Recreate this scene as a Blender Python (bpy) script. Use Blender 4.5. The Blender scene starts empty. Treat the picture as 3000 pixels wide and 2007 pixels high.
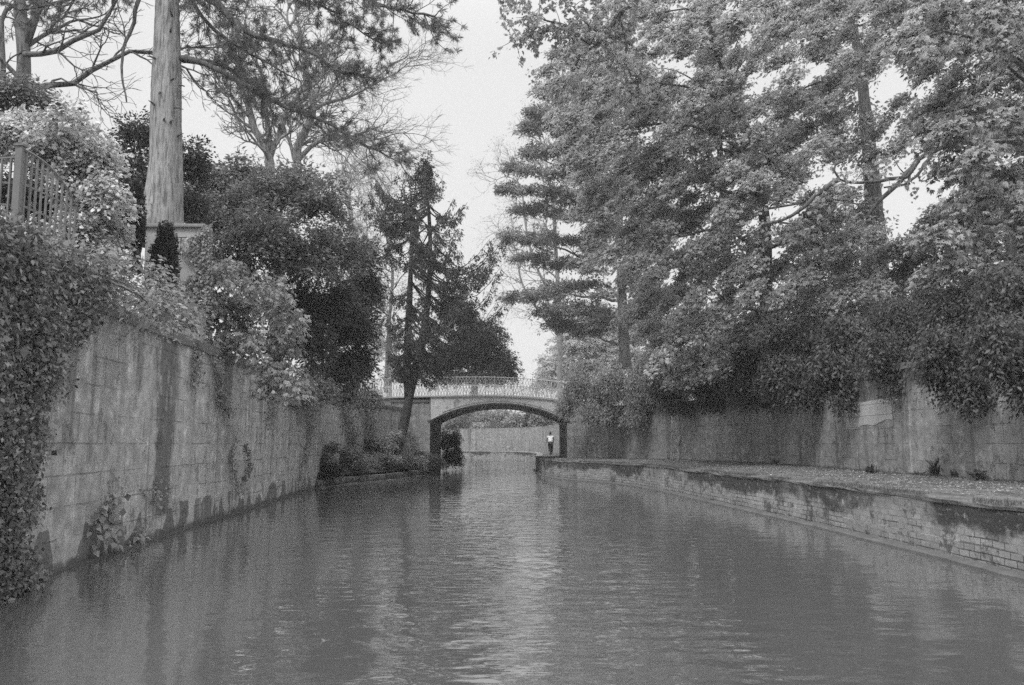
import bpy, bmesh, math, random, os
DBG = bool(os.environ.get('DBG'))
import numpy as np
from mathutils import Vector
R = math.radians
PI = math.pi
SC = bpy.context.scene
COL = SC.collection

# ---------------------------------------------------------------- camera
F = 2500.0; PITCH = math.atan(298.5 / F); EYE = 1.8
cam_d = bpy.data.cameras.new('camera'); cam = bpy.data.objects.new('camera', cam_d); COL.objects.link(cam)
cam_d.sensor_width = 36.0; cam_d.lens = 36.0 * F / 3000.0; cam_d.clip_end = 3000.0; cam_d.clip_start = 0.1
cam.location = (0, 0, EYE); cam.rotation_euler = (PI / 2 + PITCH, 0, 0)
SC.camera = cam
# ---------------------------------------------------------------- world
w = bpy.data.worlds.new('World'); SC.world = w; w.use_nodes = True
nt = w.node_tree; nt.nodes.clear()
out = nt.nodes.new('ShaderNodeOutputWorld'); bg = nt.nodes.new('ShaderNodeBackground')
sky = nt.nodes.new('ShaderNodeTexSky'); sky.sky_type = 'NISHITA'; sky.sun_disc = False
SUN_EL, SUN_AZ = R(52), R(218)
sky.sun_elevation = SUN_EL; sky.sun_rotation = SUN_AZ
bw = nt.nodes.new('ShaderNodeRGBToBW'); nt.links.new(sky.outputs[0], bw.inputs[0])
tc = nt.nodes.new('ShaderNodeTexCoord'); sep = nt.nodes.new('ShaderNodeSeparateXYZ')
nt.links.new(tc.outputs['Generated'], sep.inputs[0])
nz = nt.nodes.new('ShaderNodeTexNoise'); nz.inputs['Scale'].default_value = 2.2; nz.inputs['Detail'].default_value = 3
nt.links.new(tc.outputs['Generated'], nz.inputs['Vector'])
def wm(op, a, b):
    n = nt.nodes.new('ShaderNodeMath'); n.operation = op
    for i, v in enumerate((a, b)):
        if isinstance(v, (int, float)): n.inputs[i].default_value = v
        else: nt.links.new(v, n.inputs[i])
    return n.outputs[0]
cl = wm('ADD', wm('MULTIPLY', wm('SUBTRACT', nz.outputs['Fac'], 0.5), 1.6), 7.9)     # cloud layer
mixv = wm('ADD', wm('MULTIPLY', bw.outputs[0], 0.12), wm('MULTIPLY', cl, 0.80))
mr = nt.nodes.new('ShaderNodeMapRange'); mr.inputs['From Min'].default_value = 0.42; mr.inputs['From Max'].default_value = 1.0
mr.inputs['To Min'].default_value = 1.0; mr.inputs['To Max'].default_value = 3.3; mr.interpolation_type = 'SMOOTHSTEP'
nt.links.new(sep.outputs['Z'], mr.inputs['Value'])
nt.links.new(wm('MULTIPLY', mixv, mr.outputs[0]), bg.inputs['Color'])
bg.inputs['Strength'].default_value = 0.088
nt.links.new(bg.outputs[0], out.inputs[0])
# ---------------------------------------------------------------- sun behind cloud
sd = bpy.data.lights.new('sun', 'SUN'); sun = bpy.data.objects.new('sun', sd); COL.objects.link(sun)
sd.energy = 1.3; sd.angle = R(16)
sv = Vector((math.sin(SUN_AZ) * math.cos(SUN_EL), math.cos(SUN_AZ) * math.cos(SUN_EL), math.sin(SUN_EL)))
sun.rotation_euler = sv.to_track_quat('Z', 'Y').to_euler(); sun.location = (0, 0, 60)
SC.view_settings.view_transform = 'Standard'; SC.view_settings.look = 'None'
SC.view_settings.exposure = 0.55; SC.view_settings.gamma = 1.0
SC.cycles.use_denoising = False
SC.cycles.max_bounces = 6; SC.cycles.transparent_max_bounces = 8; SC.cycles.volume_bounces = 0
SC.cycles.diffuse_bounces = 3; SC.cycles.glossy_bounces = 3; SC.cycles.transmission_bounces = 3

# ---------------------------------------------------------------- projection helpers (pixels of the 3000 px photograph)
CP, SP = math.cos(PITCH), math.sin(PITCH)
def PT(px, py, D):
    u = (px - 1500.0) / F; v = (1003.5 - py) / F; k = D / (CP - v * SP)
    return np.array((u * k, D, EYE + k * (SP + v * CP)))
def proj(p):
    p = np.asarray(p, float); x, y, z = p[..., 0], p[..., 1], p[..., 2] - EYE
    d = y * CP + z * SP; v = (z * CP - y * SP) / d
    return 1500 + F * x / d, 1003.5 - F * v
# ---------------------------------------------------------------- object helpers
def props(o, label=None, cat=None, group=None, kind=None):
    if label: o['label'] = label
    if cat: o['category'] = cat
    if group: o['group'] = group
    if kind: o['kind'] = kind
    return o
def thing(name, label, cat, loc=(0, 0, 0), group=None):
    o = bpy.data.objects.new(name, None); COL.objects.link(o); o.location = loc; o.empty_display_size = .3
    return props(o, label, cat, group)
def link(name, me, mat, parent=None):
    o = bpy.data.objects.new(name, me); COL.objects.link(o)
    if mat is not None and not me.materials: me.materials.append(mat)
    if parent is not None:
        o.parent = parent
        o.matrix_parent_inverse = parent.matrix_basis.inverted()
    return o
class MB:
    def __init__(s): s.v = []; s.f = []; s.n = 0; s.uv = None
    def add(s, v, f):
        v = np.asarray(v, float).reshape(-1, 3)
        s.v.append(v); s.f += [tuple(int(i) + s.n for i in q) for q in f]; s.n += len(v)
    def box(s, a, b):
        x0, y0, z0 = a; x1, y1, z1 = b
        s.add([(x0,y0,z0),(x1,y0,z0),(x1,y1,z0),(x0,y1,z0),(x0,y0,z1),(x1,y0,z1),(x1,y1,z1),(x0,y1,z1)],
              [(0,3,2,1),(4,5,6,7),(0,1,5,4),(1,2,6,5),(2,3,7,6),(3,0,4,7)])
    def tube(s, pts, rad, k=6, wob=0, rs=None, caps=True):
        pts = np.asarray(pts, float); n = len(pts)
        rad = np.broadcast_to(np.asarray(rad, float), (n,))
        t = np.gradient(pts, axis=0); t /= np.linalg.norm(t, axis=1)[:, None] + 1e-9
        ref = np.array((0.13, 0.97, 0.2)) if abs(t[:, 2]).mean() > .6 else np.array((0.05, 0.1, 1.0))
        a = np.cross(t, ref); a /= np.linalg.norm(a, axis=1)[:, None] + 1e-9
        b = np.cross(t, a)
        th = np.arange(k) * 2 * PI / k
        rr = rad[:, None] * np.ones((1, k))
        if wob and rs is not None: rr = rr * (1 + wob * rs.standard_normal((n, k)))
        ring = pts[:, None] + rr[..., None] * (a[:, None] * np.cos(th)[None, :, None] + b[:, None] * np.sin(th)[None, :, None])
        f = [(i*k+j, i*k+(j+1) % k, (i+1)*k+(j+1) % k, (i+1)*k+j) for i in range(n-1) for j in range(k)]
        if caps: f += [tuple(range(k))[::-1], tuple((n-1)*k + j for j in range(k))]
        s.add(ring.reshape(-1, 3), f)
    def build(s, name, mat, parent=None, smooth=False, bevel=0):
        me = bpy.data.meshes.new(name)
        v = np.concatenate(s.v) if s.v else np.zeros((0, 3))
        me.from_pydata(v.tolist(), [], s.f)
        if smooth: me.polygons.foreach_set('use_smooth', [True] * len(me.polygons))
        me.update()
        o = link(name, me, mat, parent)
        if bevel:
            m = o.modifiers.new('bevel', 'BEVEL'); m.width = bevel; m.segments = 2; m.limit_method = 'ANGLE'
        return o
TOTAL=[0]
def quads_mesh(name, V, tint, mat, parent=None):
    TOTAL[0]+=len(V)
    if parent is not None and DBG: print('Q',len(V),parent.get('label','')[:50])
    """V (N,4,3): N loose quads with a tint each."""
    N = len(V); me = bpy.data.meshes.new(name)
    me.vertices.add(4 * N); me.vertices.foreach_set('co', V.astype(np.float32).ravel())
    me.loops.add(4 * N); me.loops.foreach_set('vertex_index', np.arange(4 * N, dtype=np.int32))
    me.polygons.add(N); me.polygons.foreach_set('loop_start', np.arange(0, 4 * N, 4, dtype=np.int32))
    at = me.attributes.new('tint', 'FLOAT', 'FACE'); at.data.foreach_set('value', tint.astype(np.float32))
    me.update(calc_edges=True)
    return link(name, me, mat, parent)
def nrm(a): return a / (np.linalg.norm(a, axis=-1, keepdims=True) + 1e-9)
# ---------------------------------------------------------------- materials
def mat_new(name):
    m = bpy.data.materials.new(name); m.use_nodes = True; t = m.node_tree
    for n in list(t.nodes): t.nodes.remove(n)
    o = t.nodes.new('ShaderNodeOutputMaterial'); return m, t, o
class G:
    """tiny node-graph helper"""
    def __init__(s, t): s.t = t
    def n(s, typ, **k):
        x = s.t.nodes.new(typ)
        for a, b in k.items(): setattr(x, a, b)
        return x
    def put(s, sock, v):
        if isinstance(v, (int, float)): sock.default_value = v
        elif isinstance(v, tuple): sock.default_value = v
        else: s.t.links.new(v, sock)
    def m(s, op, a, b=0.0, c=None, clamp=False):
        x = s.n('ShaderNodeMath', operation=op, use_clamp=clamp); s.put(x.inputs[0], a); s.put(x.inputs[1], b)
        if c is not None: s.put(x.inputs[2], c)
        return x.outputs[0]
    def mix(s, f, a, b): return s.m('ADD', s.m('MULTIPLY', a, s.m('SUBTRACT', 1.0, f)), s.m('MULTIPLY', b, f))
    def noise(s, vec, scale, detail=3, rough=.5):
        x = s.n('ShaderNodeTexNoise'); x.inputs['Scale'].default_value = scale; x.inputs['Detail'].default_value = detail
        x.inputs['Roughness'].default_value = rough
        if vec is not None: s.t.links.new(vec, x.inputs['Vector'])
        return x.outputs['Fac']
    def ss(s, v, a, b, lo=0.0, hi=1.0):
        x = s.n('ShaderNodeMapRange', interpolation_type='SMOOTHSTEP'); s.put(x.inputs[0], v)
        for i, q in enumerate((a, b, lo, hi)): s.put(x.inputs[i + 1], q)
        return x.outputs[0]
    def scale(s, vec, sx, sy, sz=1):
        x = s.n('ShaderNodeMapping'); x.inputs['Scale'].default_value = (sx, sy, sz); s.t.links.new(vec, x.inputs[0]); return x.outputs[0]
    def bump(s, h, strength=.5, dist=.02):
        x = s.n('ShaderNodeBump'); x.inputs['Strength'].default_value = strength; x.inputs['Distance'].default_value = dist
        s.put(x.inputs['Height'], h); return x.outputs[0]
    def grey(s, v):
        x = s.n('ShaderNodeCombineColor'); [s.put(x.inputs[i], v) for i in range(3)]; return x.outputs[0]
    def prin(s, col, rough=.8, spec=.3, normal=None):
        x = s.n('ShaderNodeBsdfPrincipled'); s.put(x.inputs['Base Color'], s.grey(col)); s.put(x.inputs['Roughness'], rough)
        s.put(x.inputs['Specular IOR Level'], spec)
        if normal is not None: s.t.links.new(normal, x.inputs['Normal'])
        return x.outputs[0]
def leaf_mat(name, col, trans=.35, var=.55, gloss=.35, rough=.45):
    m, t, o = mat_new(name); g = G(t)
    a = g.n('ShaderNodeAttribute', attribute_name='tint').outputs['Fac']
    c = g.m('MULTIPLY', g.m('ADD', g.m('MULTIPLY', a, var), 1.0), col)
    c = g.m('MAXIMUM', c, 0.008)
    p = g.prin(c, rough, gloss)
    tr = g.n('ShaderNodeBsdfTranslucent'); g.put(tr.inputs[0], g.grey(g.m('MULTIPLY', c, 1.15)))
    mx = g.n('ShaderNodeMixShader'); mx.inputs[0].default_value = trans
    t.links.new(p, mx.inputs[1]); t.links.new(tr.outputs[0], mx.inputs[2]); t.links.new(mx.outputs[0], o.inputs[0])
    return m
def bark_mat(name, col, sc=1.0, depth=.03, stretch=.18):
    m, t, o = mat_new(name); g = G(t)
    tcx = g.n('ShaderNodeTexCoord').outputs['Object']
    st = g.scale(tcx, 1, 1, stretch)
    n1 = g.noise(st, 9 * sc, 5, .65); n2 = g.noise(tcx, 1.7 * sc, 3); n3 = g.noise(st, 26 * sc, 3)
    cr = g.ss(n1, .36, .56)
    c = g.m('MULTIPLY', g.m('ADD', .45, g.m('MULTIPLY', cr, .6)), g.m('ADD', .65, g.m('MULTIPLY', n2, .7)))
    c = g.m('MULTIPLY', g.m('MULTIPLY', c, g.m('ADD', .75, g.m('MULTIPLY', n3, .5))), col)
    b = g.bump(g.m('ADD', n1, g.m('MULTIPLY', n3, .3)), .9, depth)
    t.links.new(g.prin(c, .9, .15, b), o.inputs[0]); return m
def plain_mat(name, col, rough=.7, spec=.3, sc=6.0, var=.35, bumpd=.004):
    m, t, o = mat_new(name); g = G(t)
    tcx = g.n('ShaderNodeTexCoord').outputs['Object']
    n1 = g.noise(tcx, sc, 5, .6); n2 = g.noise(tcx, sc * .21, 2)
    c = g.m('MULTIPLY', col, g.m('ADD', 1 - var, g.m('MULTIPLY', g.m('ADD', n1, n2), var)))
    t.links.new(g.prin(c, rough, spec, g.bump(n1, .5, bumpd)), o.inputs[0]); return m

def brickmask(g, vec, bw_, bh, mort, off=.5, wob=.0):
    """1 in the joints, 0 on the blocks, plus a per-block random value"""
    b = g.n('ShaderNodeTexBrick'); b.offset = off
    b.inputs['Scale'].default_value = 1.0; b.inputs['Brick Width'].default_value = bw_; b.inputs['Row Height'].default_value = bh
    b.inputs['Mortar Size'].default_value = mort; b.inputs['Mortar Smooth'].default_value = .3
    b.inputs['Color1'].default_value = (0, 0, 0, 1); b.inputs['Color2'].default_value = (1, 1, 1, 1); b.inputs['Mortar'].default_value = (.5, .5, .5, 1)
    v = vec
    if wob:
        nn = g.n('ShaderNodeTexNoise'); nn.inputs['Scale'].default_value = 1.3; g.t.links.new(vec, nn.inputs['Vector'])
        va = g.n('ShaderNodeVectorMath', operation='MULTIPLY_ADD'); g.t.links.new(nn.outputs['Color'], va.inputs[0])
        va.inputs[1].default_value = (wob, wob, 0); g.t.links.new(vec, va.inputs[2]); v = va.outputs[0]
    g.t.links.new(v, b.inputs['Vector'])
    cc = g.n('ShaderNodeRGBToBW'); g.t.links.new(b.outputs['Color'], cc.inputs[0])
    return b.outputs['Fac'], cc.outputs[0]

def wall_mat(name, base, left=True, stains=(), topdark=None, feet=True):
    m, t, o = mat_new(name); g = G(t)
    uv = g.n('ShaderNodeUVMap', uv_map='wall').outputs[0]
    sp = g.n('ShaderNodeSeparateXYZ'); t.links.new(uv, sp.inputs[0]); U, V = sp.outputs[0], sp.outputs[1]
    big = g.noise(g.scale(uv, .55, .35), 1.0, 3); mid = g.noise(uv, 3.1, 5, .62); fine = g.noise(uv, 22, 4, .7)
    streak = g.noise(g.scale(uv, 2.6, .22), 1.0, 4, .6); streak2 = g.noise(g.scale(uv, 9, .5), 1.0, 3, .6)
    joint, rnd = brickmask(g, uv, .95, .46, .012, wob=.05)
    jm = g.ss(g.noise(uv, .9, 3), .44, .6)                     # joints show only in places
    c = g.m('MULTIPLY', base, g.m('ADD', .45, g.m('MULTIPLY', big, .5)))
    c = g.m('ADD', c, g.m('MULTIPLY', g.m('SUBTRACT', mid, .5), base * 1.0))
    c = g.m('MULTIPLY', c, g.m('ADD', .72, g.m('MULTIPLY', streak, .62)))
    c = g.m('MULTIPLY', c, g.m('ADD', .8, g.m('MULTIPLY', streak2, .4)))
    c = g.m('MULTIPLY', c, g.m('ADD', .75, g.m('MULTIPLY', fine, .5)))
    c = g.m('MULTIPLY', c, g.m('ADD', .93, g.m('MULTIPLY', rnd, .14)))
    c = g.m('MULTIPLY', c, g.m('SUBTRACT', 1.0, g.m('MULTIPLY', g.m('MULTIPLY', joint, jm), .34)))
    # pale lime bloom
    c = g.m('ADD', c, g.m('MULTIPLY', g.ss(g.m('MULTIPLY', streak, mid), .3, .42), base * .35))
    # narrow damp runs
    run = g.ss(g.noise(g.scale(uv, 1.5, .1), 1.0, 4, .6), .54, .66)
    c = g.mix(g.m('MULTIPLY', run, .6), c, base * .25)
    for (u0, wd, v0, v1, amt) in stains:
        ed = g.m('ADD', g.m('ABSOLUTE', g.m('SUBTRACT', U, u0)), g.m('MULTIPLY', g.m('SUBTRACT', streak2, .5), wd * .9))
        ed = g.m('ADD', ed, g.m('MULTIPLY', g.m('SUBTRACT', mid, .5), wd * .6))
        k = g.m('MULTIPLY', g.ss(ed, wd * .6, wd, 1.0, 0.0), g.m('MULTIPLY', g.ss(V, v0, v0 + .2), g.ss(V, v1 - .3, v1, 1.0, 0.0)))
        c = g.mix(g.m('MULTIPLY', k, amt), c, base * .2)
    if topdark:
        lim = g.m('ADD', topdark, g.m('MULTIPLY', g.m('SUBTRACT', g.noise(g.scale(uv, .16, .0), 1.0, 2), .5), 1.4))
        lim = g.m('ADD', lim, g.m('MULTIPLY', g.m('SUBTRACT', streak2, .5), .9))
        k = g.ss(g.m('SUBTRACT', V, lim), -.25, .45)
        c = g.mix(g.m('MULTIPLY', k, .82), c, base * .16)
    if feet:
        ft = g.noise(g.scale(uv, 1.1, .45), 1.0, 2); lim = g.ss(ft, .44, .60, .1, .62)
        k = g.m('MULTIPLY', g.ss(g.m('ADD', V, g.m('MULTIPLY', g.m('SUBTRACT', mid, .5), .12)), g.m('SUBTRACT', lim, .03), lim, 1.0, 0.0), g.ss(ft, .43, .46))
        c = g.mix(g.m('MULTIPLY', k, .8), c, base * .2)
        c = g.mix(g.ss(V, .06, .16, .75, 0.0), c, base * .2)
    blot = g.ss(g.noise(g.scale(uv, .9, .6), 2.1, 6, .72), .56, .64)
    c = g.mix(g.m('MULTIPLY', blot, .45), c, base * .3)
    pal = g.ss(g.noise(g.scale(uv, 1.3, .7), 1.3, 6, .7), .56, .62)
    c = g.mix(g.m('MULTIPLY', pal, .35), c, base * 1.05)
    # lichen and moss specks
    c = g.mix(g.m('MULTIPLY', g.ss(g.noise(uv, 7, 4, .7), .6, .68), .45), c, base * .35)
    c = g.m('MAXIMUM', c, .015)
    h = g.m('ADD', g.m('MULTIPLY', mid, .6), g.m('ADD', g.m('MULTIPLY', fine, .25), g.m('MULTIPLY', g.m('MULTIPLY', joint, jm), -.8)))
    t.links.new(g.prin(c, .92, .2, g.bump(g.m('ADD', h, g.m('MULTIPLY', blot, -.5)), 1.0, .045)), o.inputs[0]); return m

def quay_mat():
    m, t, o = mat_new('quay_brick'); g = G(t)
    uv = g.n('ShaderNodeUVMap', uv_map='wall').outputs[0]
    sp = g.n('ShaderNodeSeparateXYZ'); t.links.new(uv, sp.inputs[0]); U, V = sp.outputs[0], sp.outputs[1]
    joint, rnd = brickmask(g, uv, .30, .105, .010, wob=.03)
    mid = g.noise(uv, 3.3, 5, .65); fine = g.noise(uv, 24, 3, .7); big = g.noise(g.scale(uv, .5, .3), 1, 2)
    c = g.m('MULTIPLY', .27, g.m('ADD', .55, g.m('MULTIPLY', big, .9)))
    c = g.m('MULTIPLY', c, g.m('ADD', .86, g.m('MULTIPLY', rnd, .26)))
    c = g.m('MULTIPLY', c, g.m('ADD', .62, g.m('MULTIPLY', mid, .75)))
    c = g.m('MULTIPLY', c, g.m('SUBTRACT', 1.0, g.m('MULTIPLY', g.m('MULTIPLY', joint, g.m('MULTIPLY', g.ss(g.m('ADD', g.noise(g.scale(uv, .7, 1.6), 1.0, 4, .65), g.m('MULTIPLY', V, -.25)), .36, .46), g.ss(V, .42, .6, 1.0, .15))), .7)))
    # algae hanging from the coping, in long runs
    lim = g.m('ADD', .50, g.m('MULTIPLY', g.m('SUBTRACT', g.noise(g.scale(uv, .35, 0), 1, 2), .5), -1.3))
    lim = g.m('ADD', lim, g.m('MULTIPLY', g.m('SUBTRACT', g.noise(g.scale(uv, 9, .9), 1, 5, .7), .5), .24))
    lim = g.m('ADD', lim, g.m('MULTIPLY', g.m('SUBTRACT', g.noise(uv, 2.2, 6, .75), .5), .55))
    k = g.m('MULTIPLY', g.ss(g.m('SUBTRACT', V, lim), -.06, .12), g.ss(g.noise(g.scale(uv, .22, .3), 1.0, 4, .65), .40, .50, .25, 1.0))
    c = g.mix(g.m('MULTIPLY', k, .9), c, .026)
    c = g.mix(g.m('MULTIPLY', g.ss(g.noise(uv, 1.7, 6, .75), .52, .60), .75), c, .05)
    c = g.mix(g.m('MULTIPLY', g.ss(g.noise(g.scale(uv, .8, 1.5), 5.1, 6, .75), .55, .62), .5), c, .30)      # dark blotches
    c = g.mix(g.m('MULTIPLY', g.ss(g.noise(g.scale(uv, 2, 1), 3.7, 3, .6), .66, .70), .8), c, .42)      # pale lichen
    c = g.m('MAXIMUM', c, .015)
    h = g.m('ADD', g.m('MULTIPLY', mid, .7), g.m('ADD', g.m('MULTIPLY', fine, .3), g.m('MULTIPLY', joint, -.9)))
    t.links.new(g.prin(c, .9, .25, g.bump(h, .9, .03)), o.inputs[0]); return m

def ground_mat(name, c0, c1, sc=1.0):
    m, t, o = mat_new(name); g = G(t)
    tcx = g.n('ShaderNodeTexCoord').outputs['Object']
    a = g.noise(tcx, .9 * sc, 4); b = g.noise(tcx, 7 * sc, 5, .7); d = g.noise(tcx, 38 * sc, 3, .7)
    k = g.ss(g.m('ADD', g.m('MULTIPLY', a, .5), g.m('MULTIPLY', b, .5)), .4, .6)
    c = g.m('MULTIPLY', g.mix(k, c0, c1), g.m('ADD', .5, d))
    t.links.new(g.prin(c, .95, .15, g.bump(g.m('ADD', b, g.m('MULTIPLY', d, .5)), .8, .04)), o.inputs[0]); return m

def water_mat():
    m, t, o = mat_new('canal_water'); g = G(t)
    tcx = g.n('ShaderNodeTexCoord').outputs['Object']
    patch = g.ss(g.noise(g.scale(tcx, .5, .16), 1.0, 2), .40, .60, .08, 1.0)
    sx = g.n('ShaderNodeSeparateXYZ'); t.links.new(tcx, sx.inputs[0])
    off = g.m('ADD', g.m('ABSOLUTE', g.m('SUBTRACT', sx.outputs[0], .5)), g.m('MULTIPLY', g.m('SUBTRACT', g.noise(g.scale(tcx, .5, .3), 1.0, 3), .5), 2.6))
    lane = g.m('MULTIPLY', g.ss(off, .8, 3.0, 1.5, .5), g.ss(sx.outputs[1], 12.0, 40.0, 1.0, .75))      # breeze ripples run down the middle, calm by the walls
    w1 = g.noise(g.scale(tcx, 1.0, 1.5), 1.5, 2, .5)
    w2 = g.noise(g.scale(tcx, 1.0, 1.7), 5.2, 3, .5)
    w3 = g.noise(g.scale(tcx, 1.0, 1.3), 15.0, 2, .5)
    h = g.m('MULTIPLY', lane, g.m('ADD', g.m('MULTIPLY', w1, 1.9), g.m('MULTIPLY', patch, g.m('ADD', g.m('MULTIPLY', w2, .34), g.m('MULTIPLY', w3, .03)))))
    b = g.bump(h, 1.0, WATER_H)
    p = g.n('ShaderNodeBsdfPrincipled')
    mk = g.noise(g.scale(tcx, .25, .1), 1.0, 3)
    g.put(p.inputs['Base Color'], g.grey(g.m('ADD', WATER_C * .85, g.m('MULTIPLY', mk, WATER_C * .3)))); g.put(p.inputs['Roughness'], .02)
    g.put(p.inputs['IOR'], 3.8); t.links.new(b, p.inputs['Normal'])
    t.links.new(p.outputs[0], o.inputs[0]); return m
WATER_H = .014; WATER_C = .086

M = {}
M['water'] = water_mat()
M['quay'] = quay_mat()
M['bank'] = ground_mat('bank_earth', .03, .09)
M['path'] = ground_mat('path_gravel', .08, .17, 1.3)
M['bed'] = plain_mat('bed_mud', .05)
M['coping'] = plain_mat('coping_stone', .26, .9, .2, 5, .6, .02)
M['stone_dark'] = plain_mat('weathered_stone', .16, .9, .2, 4, .7, .03)
M['stone_wet'] = plain_mat('wet_stone', .07, .5, .4, 4, .6, .02)
M['foot'] = plain_mat('silty_footing', .12, .85, .3, 6, .7, .02)
M['kerb'] = plain_mat('mossy_coping', .15, .95, .2, 3, .75, .03)
M['stone_pale'] = plain_mat('pale_render', .46, .9, .2, 2.2, .35, .006)
M['iron_white'] = plain_mat('painted_iron', .42, .6, .35, 3.5, .35, .004)
M['rail_white'] = plain_mat('rail_paint', .50, .6, .35, 5, .25, .001)
M['soffit'] = plain_mat('dark_arch_lining', .07, .8, .2, 3, .4, .01)
M['trellis'] = plain_mat('trellis_wood', .20, .8, .2, 8, .4, .003)
M['black'] = plain_mat('dark_metal', .03, .5, .4, 8, .2, .001)
M['bark_red'] = bark_mat('fibrous_bark', .36, 1.7, .03, .09)
M['bark'] = bark_mat('grey_bark', .12, 1.2, .03)
M['bark_dark'] = bark_mat('dark_bark', .05, 1.2, .03)
M['bark_pale'] = bark_mat('pale_bark', .26, 1.2, .02)
M['bark_mid'] = bark_mat('mid_bark', .17, 1.2, .02)
M['leaf_right'] = leaf_mat('maple_leaves', .44, .48, .5)
M['leaf_far'] = leaf_mat('beech_leaves', .36, .48, .5)
M['leaf_near'] = leaf_mat('chestnut_leaves', .34, .38, .7)
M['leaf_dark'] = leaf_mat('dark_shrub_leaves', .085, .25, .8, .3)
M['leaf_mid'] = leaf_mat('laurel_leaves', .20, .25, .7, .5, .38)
M['leaf_light'] = leaf_mat('light_shrub_leaves', .30, .35, .5)
M['leaf_bramble'] = leaf_mat('bramble_leaves', .28, .3, .6)
M['leaf_var'] = leaf_mat('variegated_ivy_leaves', .52, .25, .75, .4)
M['leaf_ivy'] = leaf_mat('ivy_leaves', .13, .2, .8, .6, .35)
M['needle'] = leaf_mat('pine_needles', .18, .2, .5, .2, .6)
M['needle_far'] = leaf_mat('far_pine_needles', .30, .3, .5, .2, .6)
M['spruce'] = leaf_mat('spruce_needles', .085, .2, .5, .2, .6)
M['yew'] = leaf_mat('yew_needles', .05, .2, .6, .2, .6)
M['cypress'] = leaf_mat('cypress_sprays', .055, .15, .5, .2, .6)
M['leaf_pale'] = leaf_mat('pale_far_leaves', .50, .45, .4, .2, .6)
M['litter'] = leaf_mat('fallen_leaves', .30, .1, .6, .2, .7)
M['grass'] = leaf_mat('grass_blades', .12, .3, .6, .2, .6)
# ---------------------------------------------------------------- lines
def catmull(pts, step):
    p = np.asarray(pts, float); q = np.vstack([2 * p[0] - p[1], p, 2 * p[-1] - p[-2]]); outp = []
    for i in range(1, len(q) - 2):
        n = max(1, int(round(np.linalg.norm(q[i+1] - q[i]) / step)))
        for j in range(n):
            t = j / n
            outp.append(.5 * ((2*q[i]) + (-q[i-1]+q[i+1])*t + (2*q[i-1]-5*q[i]+4*q[i+1]-q[i+2])*t*t + (-q[i-1]+3*q[i]-3*q[i+1]+q[i+2])*t**3))
    outp.append(p[-1]); return np.array(outp)
def arc(line): return np.concatenate([[0], np.cumsum(np.linalg.norm(np.diff(line, axis=0), axis=1))])
def normals2(line):
    t = np.gradient(line, axis=0); t /= np.linalg.norm(t, axis=1)[:, None]
    return np.stack([-t[:, 1], t[:, 0]], 1)
def sweep(name, line, profile, sign, mat, parent=None, jit=0.0, rs=None, closed=True, sm=False):
    """profile = [(away from canal, z)], swept along line; UV 'wall' in metres: arc length, z"""
    nn = normals2(line) * sign; n = len(line); k = len(profile); pr = np.array(profile, float)
    P = np.zeros((n, k, 3))
    P[:, :, 0] = line[:, 0, None] + nn[:, 0, None] * pr[None, :, 0]; P[:, :, 1] = line[:, 1, None] + nn[:, 1, None] * pr[None, :, 0]
    P[:, :, 2] = pr[None, :, 1]
    if jit and rs is not None:
        j = rs.standard_normal((n, k)) * jit
        P[:, :, 0] += nn[:, 0, None] * j; P[:, :, 1] += nn[:, 1, None] * j; P[:, :, 2] += rs.standard_normal((n, k)) * jit * .6
    a = arc(line); f = []; kk = k if closed else k - 1
    for i in range(n - 1):
        for j in range(kk):
            j2 = (j + 1) % k; q = (i*k+j, i*k+j2, (i+1)*k+j2, (i+1)*k+j)
            f.append(q)
    if closed: f.append(tuple(range(k))[::-1]); f.append(tuple((n-1)*k+j for j in range(k)))
    me = bpy.data.meshes.new(name); me.from_pydata(P.reshape(-1, 3).tolist(), [], f)
    uvl = me.uv_layers.new(name='wall'); li = np.zeros(len(me.loops), dtype=np.int32); me.loops.foreach_get('vertex_index', li)
    prd = np.abs(pr[:, 0]) * .0
    uu = a[li // k]; vv = pr[li % k, 1] + prd[li % k]
    uvl.data.foreach_set('uv', np.stack([uu, vv], 1).astype(np.float32).ravel())
    me.update(); bm = bmesh.new(); bm.from_mesh(me); bmesh.ops.recalc_face_normals(bm, faces=bm.faces); bm.to_mesh(me); bm.free()
    return link(name, me, mat, parent)

LW = catmull([(-5.5,-14),(-5.7,2),(-6.15,9),(-6.5,12.2),(-7.1,19.7),(-7.55,27),(-8.2,36.5),(-8.0,45),(-7.0,54.0)], .5)
RW = catmull([(11.6,-14),(11.4,5),(11.3,19),(11.1,25),(11.4,32),(10.9,39),(9.3,45.5),(6.8,50.5),(4.3,54.0)], .5)
RF = catmull([(4.0,61.9),(4.6,74),(4.6,95),(1.2,112),(-9,122),(-30,128),(-90,133)], 1.0)
LF = catmull([(-5.5,61.9),(-8.5,70),(-16,80),(-34,88),(-90,96)], 1.0)
QY = catmull([(7.1,-14),(7.05,4),(7.0,11.6),(6.8,19),(6.3,26.5),(5.9,33),(5.3,38),(4.2,41.6),(3.0,44.2),(2.2,47.5),(1.8,52),(1.75,57),(1.7,62)], .5)
QF = catmull([(1.7,62.0),(2.2,75),(2.2,93),(-.8,108.5),(-10.5,117.6),(-30,123),(-90,128)], 1.0)
LQ = catmull([(-8.05,35.9),(-7.6,38.5),(-6.9,41),(-6.1,43.8),(-5.5,48),(-5.1,51.5),(-4.95,54.3)], .4)
TOP = 4.0; PZ = .93
def at_Y(line, Y):
    a = arc(line); i = int(np.argmin(abs(line[:, 1] - Y))); return a[i], line[i]
RS = lambda s: np.random.RandomState(s)

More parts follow.
